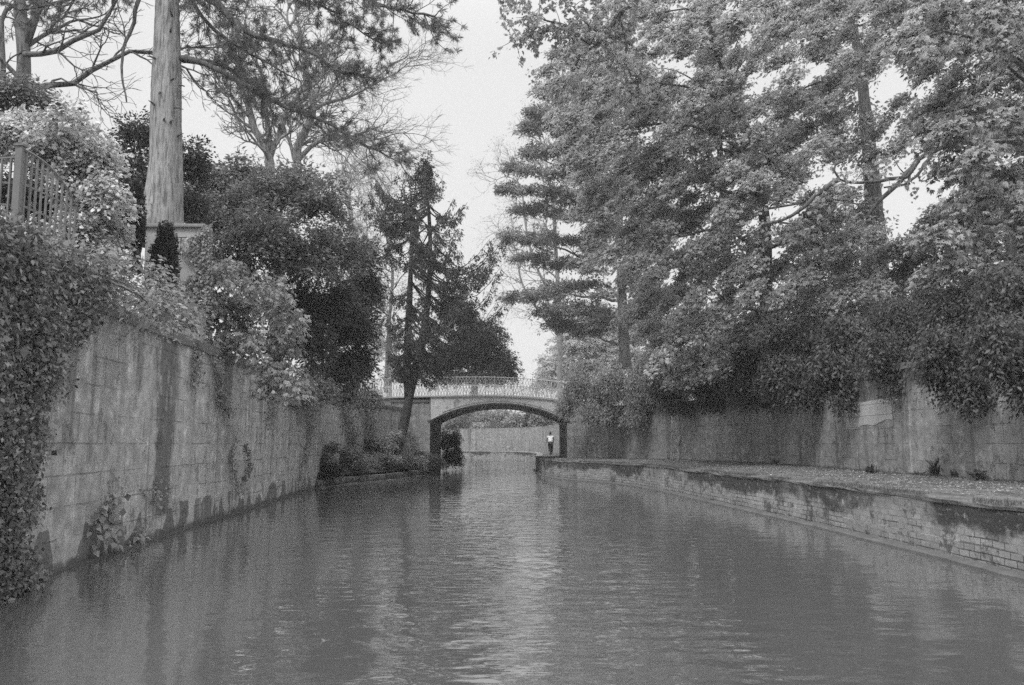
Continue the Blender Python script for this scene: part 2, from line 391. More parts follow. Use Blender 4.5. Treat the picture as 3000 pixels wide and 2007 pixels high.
# ---------------------------------------------------------------- ground, water
def grid_between(name, A, B, za, zb, mat, ns=6, noise=0.0, seed=1, pw=1.0):
    n = len(A); k = ns + 1; t = np.linspace(0, 1, k) ** pw; rs = RS(seed)
    P = np.zeros((n, k, 3)); P[:, :, :2] = A[:, None] * (1 - t)[None, :, None] + B[:, None] * t[None, :, None]
    P[:, :, 2] = za + (zb - za) * t[None, :]
    if noise: P[:, 1:-1, 2] += rs.standard_normal((n, k - 2)) * noise
    f = [(i*k+j, i*k+j+1, (i+1)*k+j+1, (i+1)*k+j) for i in range(n-1) for j in range(ns)]
    me = bpy.data.meshes.new(name); me.from_pydata(P.reshape(-1, 3).tolist(), [], f)
    bm = bmesh.new(); bm.from_mesh(me); bmesh.ops.recalc_face_normals(bm, faces=bm.faces)
    if sum(q.normal.z for q in bm.faces) < 0: bmesh.ops.reverse_faces(bm, faces=bm.faces)
    bm.to_mesh(me); bm.free()
    me.polygons.foreach_set('use_smooth', [True] * len(me.polygons))
    return link(name, me, mat)
def resamp(line, n):
    a = arc(line); s = np.linspace(0, a[-1], n); return np.stack([np.interp(s, a, line[:, 0]), np.interp(s, a, line[:, 1])], 1)
mb = MB(); mb.box((-900, -300, -1.6), (900, 1500, -1.2)); props(mb.build('ground', M['bed']), kind='structure')
mb = MB(); mb.add([(-160, -30, 0), (40, -30, 0), (40, 160, 0), (-160, 160, 0)], [(0, 1, 2, 3)])
props(mb.build('water', M['water']), kind='structure')
# towpath (near) and its far continuation
def path_pair(q, wl, name, seed):
    A = resamp(q, 160); B = resamp(wl, 160); nn = normals2(A)
    return props(grid_between(name, A - nn * .42, B - normals2(B) * .1, PZ, PZ + .04, M['path'], 22, .012, seed), kind='structure')
RWx = np.vstack([RW, [(4.1, 54.2), (3.52, 54.4), (3.5, 57), (3.5, 61.9)]])
path_pair(QY, RWx, 'towpath', 3); path_pair(QF, RF, 'towpath', 4)
# high banks behind the walls
def bank(name, line, sign, outer, seed, z=TOP):
    nn = normals2(line) * sign; A = line + nn * .5
    return props(grid_between(name, A, outer, z - .15, z + 2.2, M['bank'], 16, .15, seed, 2.2), kind='structure')
La = np.vstack([LW, [(-7.2, 55), (-7.3, 60)], LF[1:]])
bank('bank', La, 1, np.stack([np.full(len(La), -320.0), La[:, 1]], 1), 5)
Ra = np.vstack([RW, [(4.6, 55), (4.6, 60)], RF[1:]])
dv = Ra - np.array((-30.0, 60.0)); dv /= np.linalg.norm(dv, axis=1)[:, None]
bank('bank', Ra, -1, np.array((-30.0, 60.0)) + dv * 420, 6)
# planting shelf by the bridge on the left
sh = resamp(LQ, 60); shw = resamp(LW[np.argmin(abs(LW[:, 1] - 36)):], 60)
props(grid_between('bank', sh + normals2(sh) * .3, shw, .42, .95, M['bank'], 8, .05, 7), kind='structure')

# ---------------------------------------------------------------- walls
u470, _ = at_Y(LW, 17.0); uA, _ = at_Y(LW, 25.5); uB, _ = at_Y(LW, 21); uC, _ = at_Y(LW, 32)
M['wall_left'] = wall_mat('left_wall_stone', .52, True, stains=((u470, .62, .3, 4.3, .85), (uA, .25, 2.2, 4.3, .5), (uB+.6, .5, 2.9, 4.3, .6), (uC, .8, 2.4, 4.3, .5), (u470 - 1.6, .2, 2.6, 4.3, .5), (u470-3.6,.12,1.4,4,.35)))
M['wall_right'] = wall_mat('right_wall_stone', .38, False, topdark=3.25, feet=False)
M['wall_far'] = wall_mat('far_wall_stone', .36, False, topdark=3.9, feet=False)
M['abut'] = wall_mat('abutment_stone', .44, True, feet=False)
M['kerb2'] = wall_mat('kerb_stone', .24, True, feet=True)
def patch_mat():
    m, t, o = mat_new('patch_stone'); g = G(t); uv = g.n('ShaderNodeUVMap', uv_map='wall').outputs[0]
    joint, rnd = brickmask(g, uv, 1.3, .34, .012, wob=.02); a = g.noise(uv, 2.5, 5, .65)
    c = g.m('MULTIPLY', g.m('MULTIPLY', .46, g.m('ADD', .7, g.m('MULTIPLY', a, .55))), g.m('SUBTRACT', 1.0, g.m('MULTIPLY', joint, .5)))
    t.links.new(g.prin(c, .9, .2, g.bump(a, .6, .02)), o.inputs[0]); return m
M['patch'] = patch_mat()
def spandrel_mat():
    m, t, o = mat_new('spandrel_paint'); g = G(t); tcx = g.n('ShaderNodeTexCoord').outputs['Object']
    a = g.noise(g.scale(tcx, 2.2, 1, .35), 1.6, 5, .65); b = g.noise(tcx, 2.4, 6, .7)
    c = g.m('MULTIPLY', .66, g.m('ADD', .55, g.m('MULTIPLY', a, .7)))
    c = g.mix(g.m('MULTIPLY', g.ss(b, .56, .62), .6), c, .16)
    t.links.new(g.prin(c, .7, .3, g.bump(b, .6, .012)), o.inputs[0]); return m
wl = thing('retaining_wall', 'tall stained stone retaining wall rising from the water on the left bank', 'wall', (LW[40][0], LW[40][1], 0))
sweep('wall_face', LW, [(0, -1.1), (0, TOP), (.5, TOP), (.5, -1.1)], 1, M['wall_left'], wl, .006, RS(1))
sweep('coping', LW, [(-.07, TOP - .1), (-.08, TOP + .1), (.55, TOP + .12), (.55, TOP - .1)], 1, M['stone_dark'], wl, .012, RS(2))
sweep('footing', LW, [(-.14, -1.0), (-.12, .02), (.05, .04), (.05, -1.0)], 1, M['stone_wet'], wl, .012, RS(3))
wr = thing('retaining_wall', 'long smooth stone wall along the towpath on the right bank', 'wall', (RW[70][0], RW[70][1], PZ))
sweep('wall_face', RW, [(0, .5), (0, TOP), (.5, TOP), (.5, .5)], -1, M['wall_right'], wr, .006, RS(4))
sweep('coping', RW, [(-.06, TOP - .08), (-.06, TOP + .1), (.55, TOP + .1), (.55, TOP - .08)], -1, M['stone_dark'], wr, .01, RS(5))
# lighter repaired blocks
pi = [i for i in range(len(RW)) if 24.9 < RW[i][1] < 29.4]
pl = RW[pi]
def patch(line, zt0, zt1, zb0, zb1):
    nn = -normals2(RW)[pi]; n = len(line); P = []; s = np.linspace(0, 1, n)
    for off in (-.012, .03):
        for z0, z1 in ((zb0, zb1), (zt0, zt1)):
            for i in range(n):
                zz = z0 + (z1 - z0) * s[i] + (.05 * math.sin(i * 1.7) if z0 == zb0 else 0)
                P.append((line[i][0] + nn[i][0] * off, line[i][1] + nn[i][1] * off, zz))
    f = []
    for i in range(n - 1):
        f += [(i, i+1, n+i+1, n+i), (n+i, n+i+1, 3*n+i+1, 3*n+i), (i, 2*n+i, 2*n+i+1, i+1)]
    f += [(0, n, 3*n, 2*n), (n-1, 3*n-1, 4*n-1, 2*n-1)]
    me = bpy.data.meshes.new('repair_patch'); me.from_pydata(P, [], f)
    uvl = me.uv_layers.new(name='wall')
    for l in me.loops:
        v = me.vertices[l.vertex_index].co; uvl.data[l.index].uv = (v.y, v.z * 1.0 + .02)
    me.update(); return link('repair_patch', me, M['patch'], wr)
props(patch(pl, 3.16, 3.12, 2.52, 2.28), 'patch of paler newer stone blocks')
# quay
q = thing('quay_wall', 'low weathered brick and stone quay wall edging the towpath', 'wall', (QY[50][0], QY[50][1], 0))
sweep('brick_face', QY, [(0, -1.1), (0, .30), (.015, .31), (.02, PZ - .06), (.4, PZ - .06), (.4, -1.1)], -1, M['quay'], q, .006, RS(6))
sweep('coping', QY, [(-.005, PZ - .058), (-.01, PZ - .01), (.03, PZ + .02), (.46, PZ + .03), (.47, PZ - .058)], -1, M['path'], q, .014, RS(7))
sweep('footing', QY, [(-.24, -1.0), (-.22, .03), (-.18, .055), (.04, .065), (.04, -1.0)], -1, M['foot'], q, .01, RS(8))
q2 = thing('quay_wall', 'far quay wall curving left seen through the bridge arch', 'wall', (QF[50][0], QF[50][1], 0))
sweep('brick_face', QF, [(0, -1.1), (0, PZ - .05), (.4, PZ - .05), (.4, -1.1)], -1, M['quay'], q2, .006, RS(9))
sweep('coping', QF, [(-.05, PZ - .06), (-.05, PZ + .04), (.46, PZ + .04), (.46, PZ - .06)], -1, M['coping'], q2, .01, RS(10))
wf = thing('retaining_wall', 'far pale retaining wall curving left beyond the bridge arch', 'wall', (RF[50][0], RF[50][1], PZ))
sweep('wall_face', RF, [(0, .5), (0, TOP), (.5, TOP), (.5, .5)], -1, M['wall_far'], wf, .006, RS(11))
wf2 = thing('retaining_wall', 'overgrown retaining wall past the left bridge pier', 'wall', (LF[5][0], LF[5][1], 0))
sweep('wall_face', LF, [(0, -1.0), (0, TOP), (.5, TOP), (.5, -1.0)], 1, M['wall_far'], wf2, .006, RS(12))
lq = thing('kerb_wall', 'low curved stone kerb at the waterline holding the planted shelf left of the bridge', 'wall', (LQ[10][0], LQ[10][1], 0))
sweep('kerb_face', LQ, [(0, -1.0), (0, .30), (.35, .34), (.35, -1.0)], 1, M['kerb2'], lq, .012, RS(13))
sweep('footing', LQ, [(-.12, -1.0), (-.12, .05), (.04, .05), (.04, -1.0)], 1, M['stone_dark'], lq, .01, RS(14))

# ---------------------------------------------------------------- bridge
BY0, BY1 = 54.0, 61.6
XL, XR, XC = -5.14, 3.45, -.845
SPR, CRN = 3.28, 4.34
hs = (XR - XL) / 2; rise = CRN - SPR; RAD = (hs * hs + rise * rise) / (2 * rise)
def arch_z(x, r=0.0):
    return CRN - RAD + math.sqrt(max(0, (RAD + r) ** 2 - (x - XC) ** 2))
def deck_z(x):
    return 4.80 - .012 * (x + 1.8) ** 2 if x > -1.8 else 4.80 - .003 * (x + 1.8) ** 2
br = thing('bridge', 'pale arched iron footbridge with lattice railings crossing the canal', 'bridge', (XC, BY0, 0))
xs = np.linspace(XL, XR, 41)
def face(y0, y1, name, mat):
    P = []; n = len(xs)
    for y in (y0, y1):
        for x in xs: P.append((x, y, arch_z(x)))
        for x in xs: P.append((x, y, deck_z(x)))
    f = []
    for i in range(n - 1):
        f += [(i, i+1, n+i+1, n+i), (2*n+i, 3*n+i, 3*n+i+1, 2*n+i+1), (i, 2*n+i, 2*n+i+1, i+1)]
    m_ = MB(); m_.add(P, f); return m_.build(name, mat, br)
M['spandrel'] = spandrel_mat()
def add_uv(o, ax=0):
    me = o.data; uvl = me.uv_layers.new(name='wall')
    for l in me.loops:
        v = me.vertices[l.vertex_index].co; uvl.data[l.index].uv = (v.x + v.y * (1 if ax else 0), v.z)
    return o
add_uv(face(BY0, BY0 + .16, 'spandrel', M['spandrel'])); add_uv(face(BY1 - .16, BY1, 'spandrel', M['spandrel']))
# arch ring, vault, deck
def strip(y0, y1, fa, fb, name, mat, x0=XL, x1=XR, n=41):
    X = np.linspace(x0, x1, n); P = []
    for y in (y0, y1):
        for x in X: P.append((x, y, fa(x)))
        for x in X: P.append((x, y, fb(x)))
    f = []
    for i in range(n - 1):
        f += [(i, i+1, n+i+1, n+i), (2*n+i, 3*n+i, 3*n+i+1, 2*n+i+1), (i, 2*n+i, 2*n+i+1, i+1), (n+i, n+i+1, 3*n+i+1, 3*n+i)]
    f += [(0, n, 3*n, 2*n), (n-1, 3*n-1, 4*n-1, 2*n-1)]
    m_ = MB(); m_.add(P, f); return m_.build(name, mat, br)
strip(BY0 - .05, BY0 + .19, lambda x: arch_z(x) - .035, lambda x: arch_z(x) + .05, 'arch_ring', M['soffit'])
strip(BY0 + .19, BY1 - .19, lambda x: arch_z(x) - .02, lambda x: arch_z(x) + .08, 'vault', M['soffit'])
strip(BY1 - .19, BY1 + .05, lambda x: arch_z(x) - .035, lambda x: arch_z(x) + .05, 'arch_ring', M['soffit'])
strip(BY0 - .10, BY0 + .25, lambda x: deck_z(x) + .002, lambda x: deck_z(x) + .09, 'cornice', M['iron_white'], -9.6, 5.2)
strip(BY0 - .05, BY0 - .003, lambda x: deck_z(x) - .07, lambda x: deck_z(x) - .004, 'moulding', M['iron_white'], XL, XR)
strip(BY0 - .03, BY0 - .003, lambda x: arch_z(x) + .16, lambda x: arch_z(x) + .20, 'moulding', M['iron_white'], XL + .75, XR - .75)
strip(BY1 - .25, BY1 + .10, lambda x: deck_z(x) + .002, lambda x: deck_z(x) + .09, 'cornice', M['iron_white'], -9.6, 5.2)
strip(BY0 + .25, BY1 - .25, lambda x: deck_z(x) - .05, lambda x: deck_z(x) + .06, 'deck', M['stone_dark'], -9.6, 5.2)
def abox(a, b, name, mat, bevel=.015):
    m_ = MB(); m_.box(a, b); o = m_.build(name, mat, br); add_uv(o, 1)
    if bevel: md = o.modifiers.new('b', 'BEVEL'); md.width = bevel; md.segments = 2
    return o
abox((-7.6, BY0 + .02, -1), (XL - .02, BY1 - .02, 4.56), 'abutment', M['abut'])
abox((XR + .02, BY0 + .02, .4), (5.0, BY1 - .02, 4.50), 'abutment', M['abut'])
abox((XL - .018, BY0 + .12, -1), (XL + .06, BY1 - .12, SPR - .06), 'pier', M['soffit'])  # thin dark slabs lining the inner faces of both abutments
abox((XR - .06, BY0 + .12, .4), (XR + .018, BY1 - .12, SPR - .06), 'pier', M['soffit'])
abox((XL - .20, BY0 - .05, SPR - .058), (XL + .13, BY1 + .05, SPR + .06), 'springer', M['stone_dark'])
abox((XR - .13, BY0 - .05, SPR - .058), (XR + .20, BY1 + .05, SPR + .06), 'springer', M['stone_dark'])
abox((-7.7, BY0 - .06, 4.44), (XL - .12, BY0 + .3, 4.60), 'cornice', M['stone_dark'])
abox((-9.7, BY0 + .05, 3.6), (-7.62, BY0 + .4, 4.74), 'parapet_base', M['abut'])
abox((5.02, BY0 + .05, 3.6), (5.25, BY0 + .4, 4.55), 'parapet_base', M['abut'])
# railing panels: frame with crossing lattice; posts
def panel_mesh(wd, h):
    m_ = MB(); t = .013
    def bar(a, b, r=t): m_.tube([(a[0], 0, a[1]), (b[0], 0, b[1])], r, 4)
    bar((0, .06), (wd, .06), .017); bar((0, h), (wd, h), .024); bar((0, h * .52), (wd, h * .52), .010)
    for j in range(3):
        x0 = wd * j / 3; x1 = wd * (j + 1) / 3
        bar((x0, .06), (x1, h * .52)); bar((x1, .06), (x0, h * .52)); bar((x0, h * .52), (x1, h)); bar((x1, h * .52), (x0, h))
    for j in (1, 2): bar((wd * j / 3, .06), (wd * j / 3, h), .009)
    return m_
PW = .6; RH = 1.16
proto_panel = None; post_me = None
for yy in (BY0 + .06, BY1 - .06):
    n = int((5.2 + 9.5) / PW)
    for i in range(n):
        x = -9.5 + i * PW; z0 = deck_z(x + PW / 2) + .085
        sl = math.atan2(deck_z(x + PW) - deck_z(x), PW)
        if proto_panel is None:
            proto_panel = panel_mesh(PW, RH).build('railing_panel', M['rail_white'], br); o = proto_panel
            pm = MB(); pm.tube([(0, 0, 0), (0, 0, RH + .02)], .024, 6); pm.tube([(0, 0, RH + .02), (0, 0, RH + .09)], [.03, .008], 6)
            post = pm.build('railing_post', M['rail_white'], br); po = post
        else:
            o = proto_panel.copy(); COL.objects.link(o); po = post.copy(); COL.objects.link(po)
        o.location = (x, yy, z0); o.rotation_euler = (0, -sl, 0)
        po.location = (x, yy, deck_z(x) + .085)

# ---------------------------------------------------------------- foliage engine
UP = np.array((0, 0, 1.0))
class Leaves:
    def __init__(s, seed): s.q = []; s.t = []; s.rs = RS(seed)
    def quads(s, P, D, N, L, W, tint, fold=.22):
        D = nrm(D); S = nrm(np.cross(D, N)); N = np.cross(S, D)
        L = np.broadcast_to(L, (len(P),))[:, None]; W = np.broadcast_to(W, (len(P),))[:, None]
        a = P; b = P + D * L * .42 + S * W * .5 + N * W * fold; c = P + D * L; d = P + D * L * .42 - S * W * .5 + N * W * fold
        s.q.append(np.stack([a, b, c, d], 1)); s.t.append(np.broadcast_to(tint, (len(P),)).copy())
    def palm(s, P, D, N, L, W, tint, k=5, spread=1.25, droop=.25):
        D = nrm(D); S = nrm(np.cross(D, N))
        for j in range(k):
            a = (j - (k - 1) / 2) / ((k - 1) / 2) * spread
            dd = D * math.cos(a) + S * math.sin(a) - UP * droop
            sc = 1 - .35 * abs(a) / spread
            s.quads(P, dd, N, L * sc, W * sc, tint)
    def sprays(s, C, O, n, SL, SW, L, W, droop=.3, thick=.09, shape='leaf', ntilt=.8, tv=.5, lv=.25, size_var=.45):
        """flat fans of leaves; C (M,3) bases, O (M,3) directions"""
        rs = s.rs; M_ = len(C)
        if M_ == 0: return
        a = nrm(nrm(O) - UP * droop); side = nrm(np.cross(a, UP + .001)); n_ = nrm(np.cross(side, a))
        SLr = SL * rs.uniform(.6, 1.3, M_); SWr = SW * rs.uniform(.6, 1.3, M_); bt = rs.standard_normal(M_) * tv * .5
        idx = np.repeat(np.arange(M_), n); t = rs.uniform(0, 1, len(idx)) ** .8; wv = rs.uniform(-1, 1, len(idx)) * (1 - .6 * t)
        P = C[idx] + a[idx] * (t * SLr[idx])[:, None] + side[idx] * (wv * SWr[idx])[:, None] + n_[idx] * (rs.standard_normal(len(idx)) * thick)[:, None]
        P[:, 2] -= (t ** 2) * SLr[idx] * .22
        D = a[idx] * .8 + side[idx] * (np.sign(wv) * .7)[:, None] + rs.standard_normal(P.shape) * .38 - UP * .25
        N = n_[idx] + rs.standard_normal(P.shape) * ntilt
        sz = rs.uniform(1 - size_var, 1 + size_var, len(idx)); tint = np.clip(bt[idx] + rs.standard_normal(len(idx)) * lv, -1.2, 1.5)
        if shape == 'palm': s.palm(P, D, N, L * sz, W * sz, tint)
        else: s.quads(P, D, N, L * sz, W * sz, tint)
    def tufts(s, C, O, n, L, W, tv=.3, spread=.9):
        """needle tufts around a tip"""
        rs = s.rs; M_ = len(C); idx = np.repeat(np.arange(M_), n)
        O = nrm(O); D = nrm(O[idx] * rs.uniform(.1, 1.1, len(idx))[:, None] + rs.standard_normal((len(idx), 3)) * spread * .62)
        N = rs.standard_normal(D.shape); P = C[idx] - O[idx] * (rs.uniform(0, 1, len(idx)) * L * .9)[:, None]
        bt = rs.standard_normal(M_) * tv
        s.quads(P, D, N, L * rs.uniform(.7, 1.15, len(idx)), W, bt[idx] + rs.standard_normal(len(idx)) * .2, 0)
    def build(s, name, mat, parent):
        return quads_mesh(name, np.concatenate(s.q), np.concatenate(s.t), mat, parent)
DM = 2.3
def sphere_dirs(rs, n, lo=-.45):
    v = nrm(rs.standard_normal((n * 3, 3))); v = v[v[:, 2] > lo]; return v[:n]
def curve_to(a, b, rs, sag=.12, n=7):
    a = np.asarray(a, float); b = np.asarray(b, float); L = np.linalg.norm(b - a); t = np.linspace(0, 1, n)[:, None]
    mid = np.sin(t * PI) * (rs.standard_normal(3) * L * .07 + UP * L * sag)
    wig = rs.standard_normal((n, 3)) * L * .018; wig[0] = 0; wig[-1] = 0
    return a * (1 - t) + b * t + mid + wig
def pxlobe(px, py, D, rx, rz, ry=None):
    """lobe centred on a photograph pixel at depth D; radii in photograph pixels"""
    c = PT(px, py, D); k = D / F * 1.0
    return (c[0], c[1], c[2], rx * k, (ry if ry is not None else (rx + rz) / 2) * k, rz * k)
def inpoly(x, y, P):
    c = False; n = len(P)
    for i in range(n):
        x1, y1 = P[i]; x2, y2 = P[(i + 1) % n]
        if (y1 > y) != (y2 > y) and x < (x2 - x1) * (y - y1) / (y2 - y1) + x1: c = not c
    return c
def fill(P, gaps, D0, D1, step, r, seed, flat=.62):
    """overlapping leafy lobes spread through the outline of a crown, each at a depth of its own"""
    rs = RS(seed); o = []
    xs_ = [p[0] for p in P]; ys_ = [p[1] for p in P]; y = min(ys_)
    while y < max(ys_):
        x = min(xs_) + rs.uniform(0, step)
        while x < max(xs_):
            jx = x + rs.uniform(-.4, .4) * step; jy = y + rs.uniform(-.4, .4) * step * .7
            if inpoly(jx, jy, P) and not any(((jx - g[0]) / (g[2] + r * .4)) ** 2 + ((jy - g[1]) / (g[3] + r * .22)) ** 2 < 1 for g in gaps):
                k = rs.uniform(.75, 1.25); o.append(pxlobe(jx, jy, rs.uniform(D0, D1), r * k, r * k * flat))
            x += step
        y += step * .72
    return o
GAPS = [(2630, 225, 52, 38), (2400, 190, 32, 16), (2650, 530, 75, 95), (2465, 500, 60, 26), (2310, 615, 40, 26), (2300, 705, 26, 34), (2750, 370, 28, 22), (2010, 165, 40, 12), (2560, 260, 30, 30), (2640, 70, 30, 20), (2240, 240, 26, 16)]
def crown(name, label, cat, lobes, trunk, mat, bark, seed, dens=7.0, n=26, SL=.8, SW=.35, L=.1, W=.05, droop=.3, shape='leaf',
          group=None, r0=.22, lo=-.5, thick=.10, hang=None, inner=.5, twigs=.35, limbs=True, rlo=.6, tv=.5, trunk_k=9, parts=('trunk', 'crown'), sag=.12, nl=None, coh=1.0, ntilt=.8):
    rs = RS(seed); tk = np.asarray(trunk, float)
    th = thing(name, label, cat, tuple(tk[0]), group)
    B = MB(); Lf = Leaves(seed + 1)
    nT = len(tk); tk2 = catmull(tk, max(.5, np.linalg.norm(tk[-1] - tk[0]) / 14))
    rad = np.linspace(r0, r0 * .45, len(tk2)); rad[0] *= 1.25
    B.tube(tk2, rad, trunk_k, .05, rs)
    for lb in lobes:
        c = np.array(lb[:3]); r = np.array(lb[3:6])
        area = 4 * PI * ((r[0] * r[1]) ** 1.6 / 3 + (r[0] * r[2]) ** 1.6 / 3 + (r[1] * r[2]) ** 1.6 / 3) ** (1 / 1.6)
        m = int(area * dens * DM / (SL * (SW * 2 + .2)) * .30) + 4
        d = sphere_dirs(rs, m, lo); m = len(d)
        rr = rs.uniform(rlo, 1.02, m)
        ni = int(m * inner); rr[:ni] *= rs.uniform(.35, .9, ni)
        C = c + d * r * rr[:, None] - d * SL * .5
        O = d * coh; O[:, 2] *= .5
        if hang is not None: O = O + np.array(hang)
        Lf.sprays(C, O, n if nl is None else nl, SL, SW, L, W, droop, thick, shape, tv=tv, ntilt=ntilt)
        if limbs and (len(lobes) < 24 or rs.rand() < 9.0 / len(lobes) + .06):
            j = int(np.argmin(np.linalg.norm(tk2 - (c - UP * r[2] * .8), axis=1))); base = tk2[j]
            pts = curve_to(base, c, rs, sag); r1 = max(.035, min(rad[j] * (.6 if len(lobes) < 24 else .38), .05 + .02 * np.linalg.norm(c - base)))
            B.tube(pts, np.linspace(r1, r1 * .35, len(pts)), 6, .05, rs)
            sel = rs.permutation(m)[:int(m * twigs)]
            for i in sel:
                st = pts[rs.randint(3, len(pts))]
                tw = curve_to(st, C[i], rs, .05, 5)
                B.tube(tw, np.linspace(r1 * .3, .008, 5), 4)
    B.build(parts[0], bark, th, True); Lf.build(parts[1], mat, th)
    return th, B, Lf
def grow(B, p, d, L, r, depth, rs, tips, bias=(0, 0, .15), k=5, seg=4, spread=.7, minr=.006):
    p = np.array(p, float); d = nrm(np.array(d, float)); pts = [p.copy()]; b = np.array(bias)
    dd = d.copy()
    for i in range(seg):
        dd = nrm(dd + rs.standard_normal(3) * .2 + b * .35); p = p + dd * L / seg; pts.append(p.copy())
    B.tube(pts, np.linspace(r, max(minr, r * .62), seg + 1), k if r > .03 else 4, caps=False)
    if depth == 0 or r < minr * 1.2: tips.append((p, dd)); return
    nb = 2 if rs.rand() < .55 else 3
    for i in range(nb):
        s_ = rs.standard_normal(3); s_ = nrm(s_ - dd * np.dot(s_, dd))
        grow(B, p, nrm(dd + s_ * spread * rs.uniform(.5, 1.2)), L * rs.uniform(.6, .92), max(minr, r * (.68 if i else .78) * .85), depth - 1, rs, tips, bias, k, seg, spread, minr)
    if depth >= 2:
        for i in range(2):
            q_ = pts[rs.randint(1, seg)]; s_ = rs.standard_normal(3); s_ = nrm(s_ - dd * np.dot(s_, dd))
            grow(B, q_, nrm(dd * .6 + s_), L * .5, max(minr, r * .38), depth - 2, rs, tips, bias, k, 3, spread, minr)

# ================================================================= LEFT BANK
# --- tall trunk with needle boughs
def pine_left():
    rs = RS(21); D = 23.0; g = thing('pine_tree', 'tall pine with thick fibrous pale trunk and long needle boughs reaching over the canal', 'tree', tuple(PT(470, 720, D)))
    B = MB(); c = [(468, 720), (474, 640), (482, 560), (488, 470), (487, 350), (489, 230), (490, 120), (490, 0), (491, -160), (492, -420)]
    wd = [66, 60, 53, 47, 45, 43, 38, 34, 31, 26]
    pts = np.array([PT(x, y, D) for x, y in c]); rad = np.array(wd) * D / F
    s = np.linspace(0, len(c) - 1, 90); p2 = np.stack([np.interp(s, range(len(c)), pts[:, i]) for i in range(3)], 1); r2 = np.interp(s, range(len(c)), rad)
    k = 40; lob = 1 + .035 * np.sin(np.arange(k)[None, :] * 2 * PI / k * 7 + np.linspace(0, 5, 90)[:, None]) + rs.standard_normal((90, k)) * .012
    th = np.arange(k) * 2 * PI / k
    ring = p2[:, None] + (r2[:, None] * lob)[..., None] * np.stack([np.cos(th), np.sin(th), th * 0], 1)[None]
    B.add(ring.reshape(-1, 3), [(i*k+j, i*k+(j+1) % k, (i+1)*k+(j+1) % k, (i+1)*k+j) for i in range(89) for j in range(k)])
    B.build('trunk', M['bark_red'], g, True)
    # broken branch stubs
    for (x, y, dx, dy) in [(505, 50, -10, -35), (500, 95, 3, -14), (455, 172, -25, -8), (502, 235, 14, -4), (455, 310, -20, -16), (512, 315, 25, 6), (515, 405, 22, -14), (480, 355, 4, -10), (470, 270, -5, 8), (500, 360, 6, -8), (527, 250, 14, 4)]:
        a = PT(x, y, D - rad[5] * .9 if 450 < x < 515 else D); b = PT(x + dx, y + dy, D - rad[5] - .1)
        S = MB(); S.tube([a, (a + b) / 2 + (0, -.03, .01), b], [.035, .025, .01], 5); S.build('branch_stub', M['bark'], g, True)
    limbs = [  # px polyline, depth start/end, radius, twig length m
        ([(515, -330), (590, -40), (640, 15), (720, 88), (820, 125), (905, 150), (985, 205), (1060, 225)], 23, 20.5, .15, 1.05, 1.0),
        ([(505, -420), (760, -190), (960, -70), (1090, 5), (1180, 30), (1270, 45)], 23, 20, .12, 1.1, 1.0),
        ([(520, 168), (600, 185), (660, 215), (760, 275), (850, 320), (950, 355), (1040, 410), (1110, 440), (1165, 475)], 23, 21, .09, .75, .75),
        ([(522, 172), (575, 180), (650, 190), (720, 230), (770, 290), (800, 330)], 23, 24.5, .10, .85, 1.0),
        ([(440, -300), (360, -80), (260, -20), (150, 10), (60, 30)], 23, 21, .12, .9, 1.0),
        ([(515, -100), (600, 60), (700, 140), (790, 190), (880, 235)], 23, 25, .08, .8, .8),
        ([(505, -420), (700, -160), (800, -60), (900, -10), (1010, 60), (1120, 130)], 23, 22, .08, .7, .9),
        ([(440, -250), (420, -60), (390, 60), (362, 150), (358, 220), (368, 300)], 23, 21.5, .09, .2, .05),
    ]
    BB = MB(); Lf = Leaves(22)
    C = []; O = []
    for (pl_, d0, d1, r, tl, dn) in limbs:
        n = len(pl_); pts = catmull(np.array([PT(x, y, d0 + (d1 - d0) * i / (n - 1)) for i, (x, y) in enumerate(pl_)]), .35)
        pts += rs.standard_normal(pts.shape) * .02; m = len(pts)
        BB.tube(pts, np.linspace(r, r * .22, m), 7, .05, rs)
        tang = nrm(np.gradient(pts, axis=0))
        for i in range(int(m * .18), m):
            for _ in range(4 if dn > .5 else 0):
                if rs.rand() > dn: continue
                fr = i / m; s_ = nrm(rs.standard_normal(3)); s_ = s_ - tang[i] * np.dot(s_, tang[i]); d = nrm(tang[i] * .7 + nrm(s_) * .9 + UP * -.12)
                L_ = tl * rs.uniform(.35, 1.25) * (1.15 - .5 * fr)
                e = pts[i] + d * L_ + UP * rs.uniform(-.35, .15) * L_
                tw = curve_to(pts[i], e, rs, -.06, 5); BB.tube(tw, np.linspace(.016, .006, 5), 4)
                td = nrm(tw[-1] - tw[-3]); C.append(tw[-1]); O.append(td)
                for q_ in range(rs.randint(2, 6)):
                    j = rs.randint(1, 5); s2 = nrm(rs.standard_normal(3)); dd = nrm(td + s2 * .9)
                    b_ = tw[j] + dd * rs.uniform(.12, .4); BB.tube([tw[j], b_], [.006, .004], 3, caps=False); C.append(b_); O.append(dd)
    C = np.array(C); O = np.array(O)
    Lf.tufts(C, O, 40, .15, .014)
    BB.build('bough', M['bark'], g, True); Lf.build('needles', M['needle'], g)
pine_left()

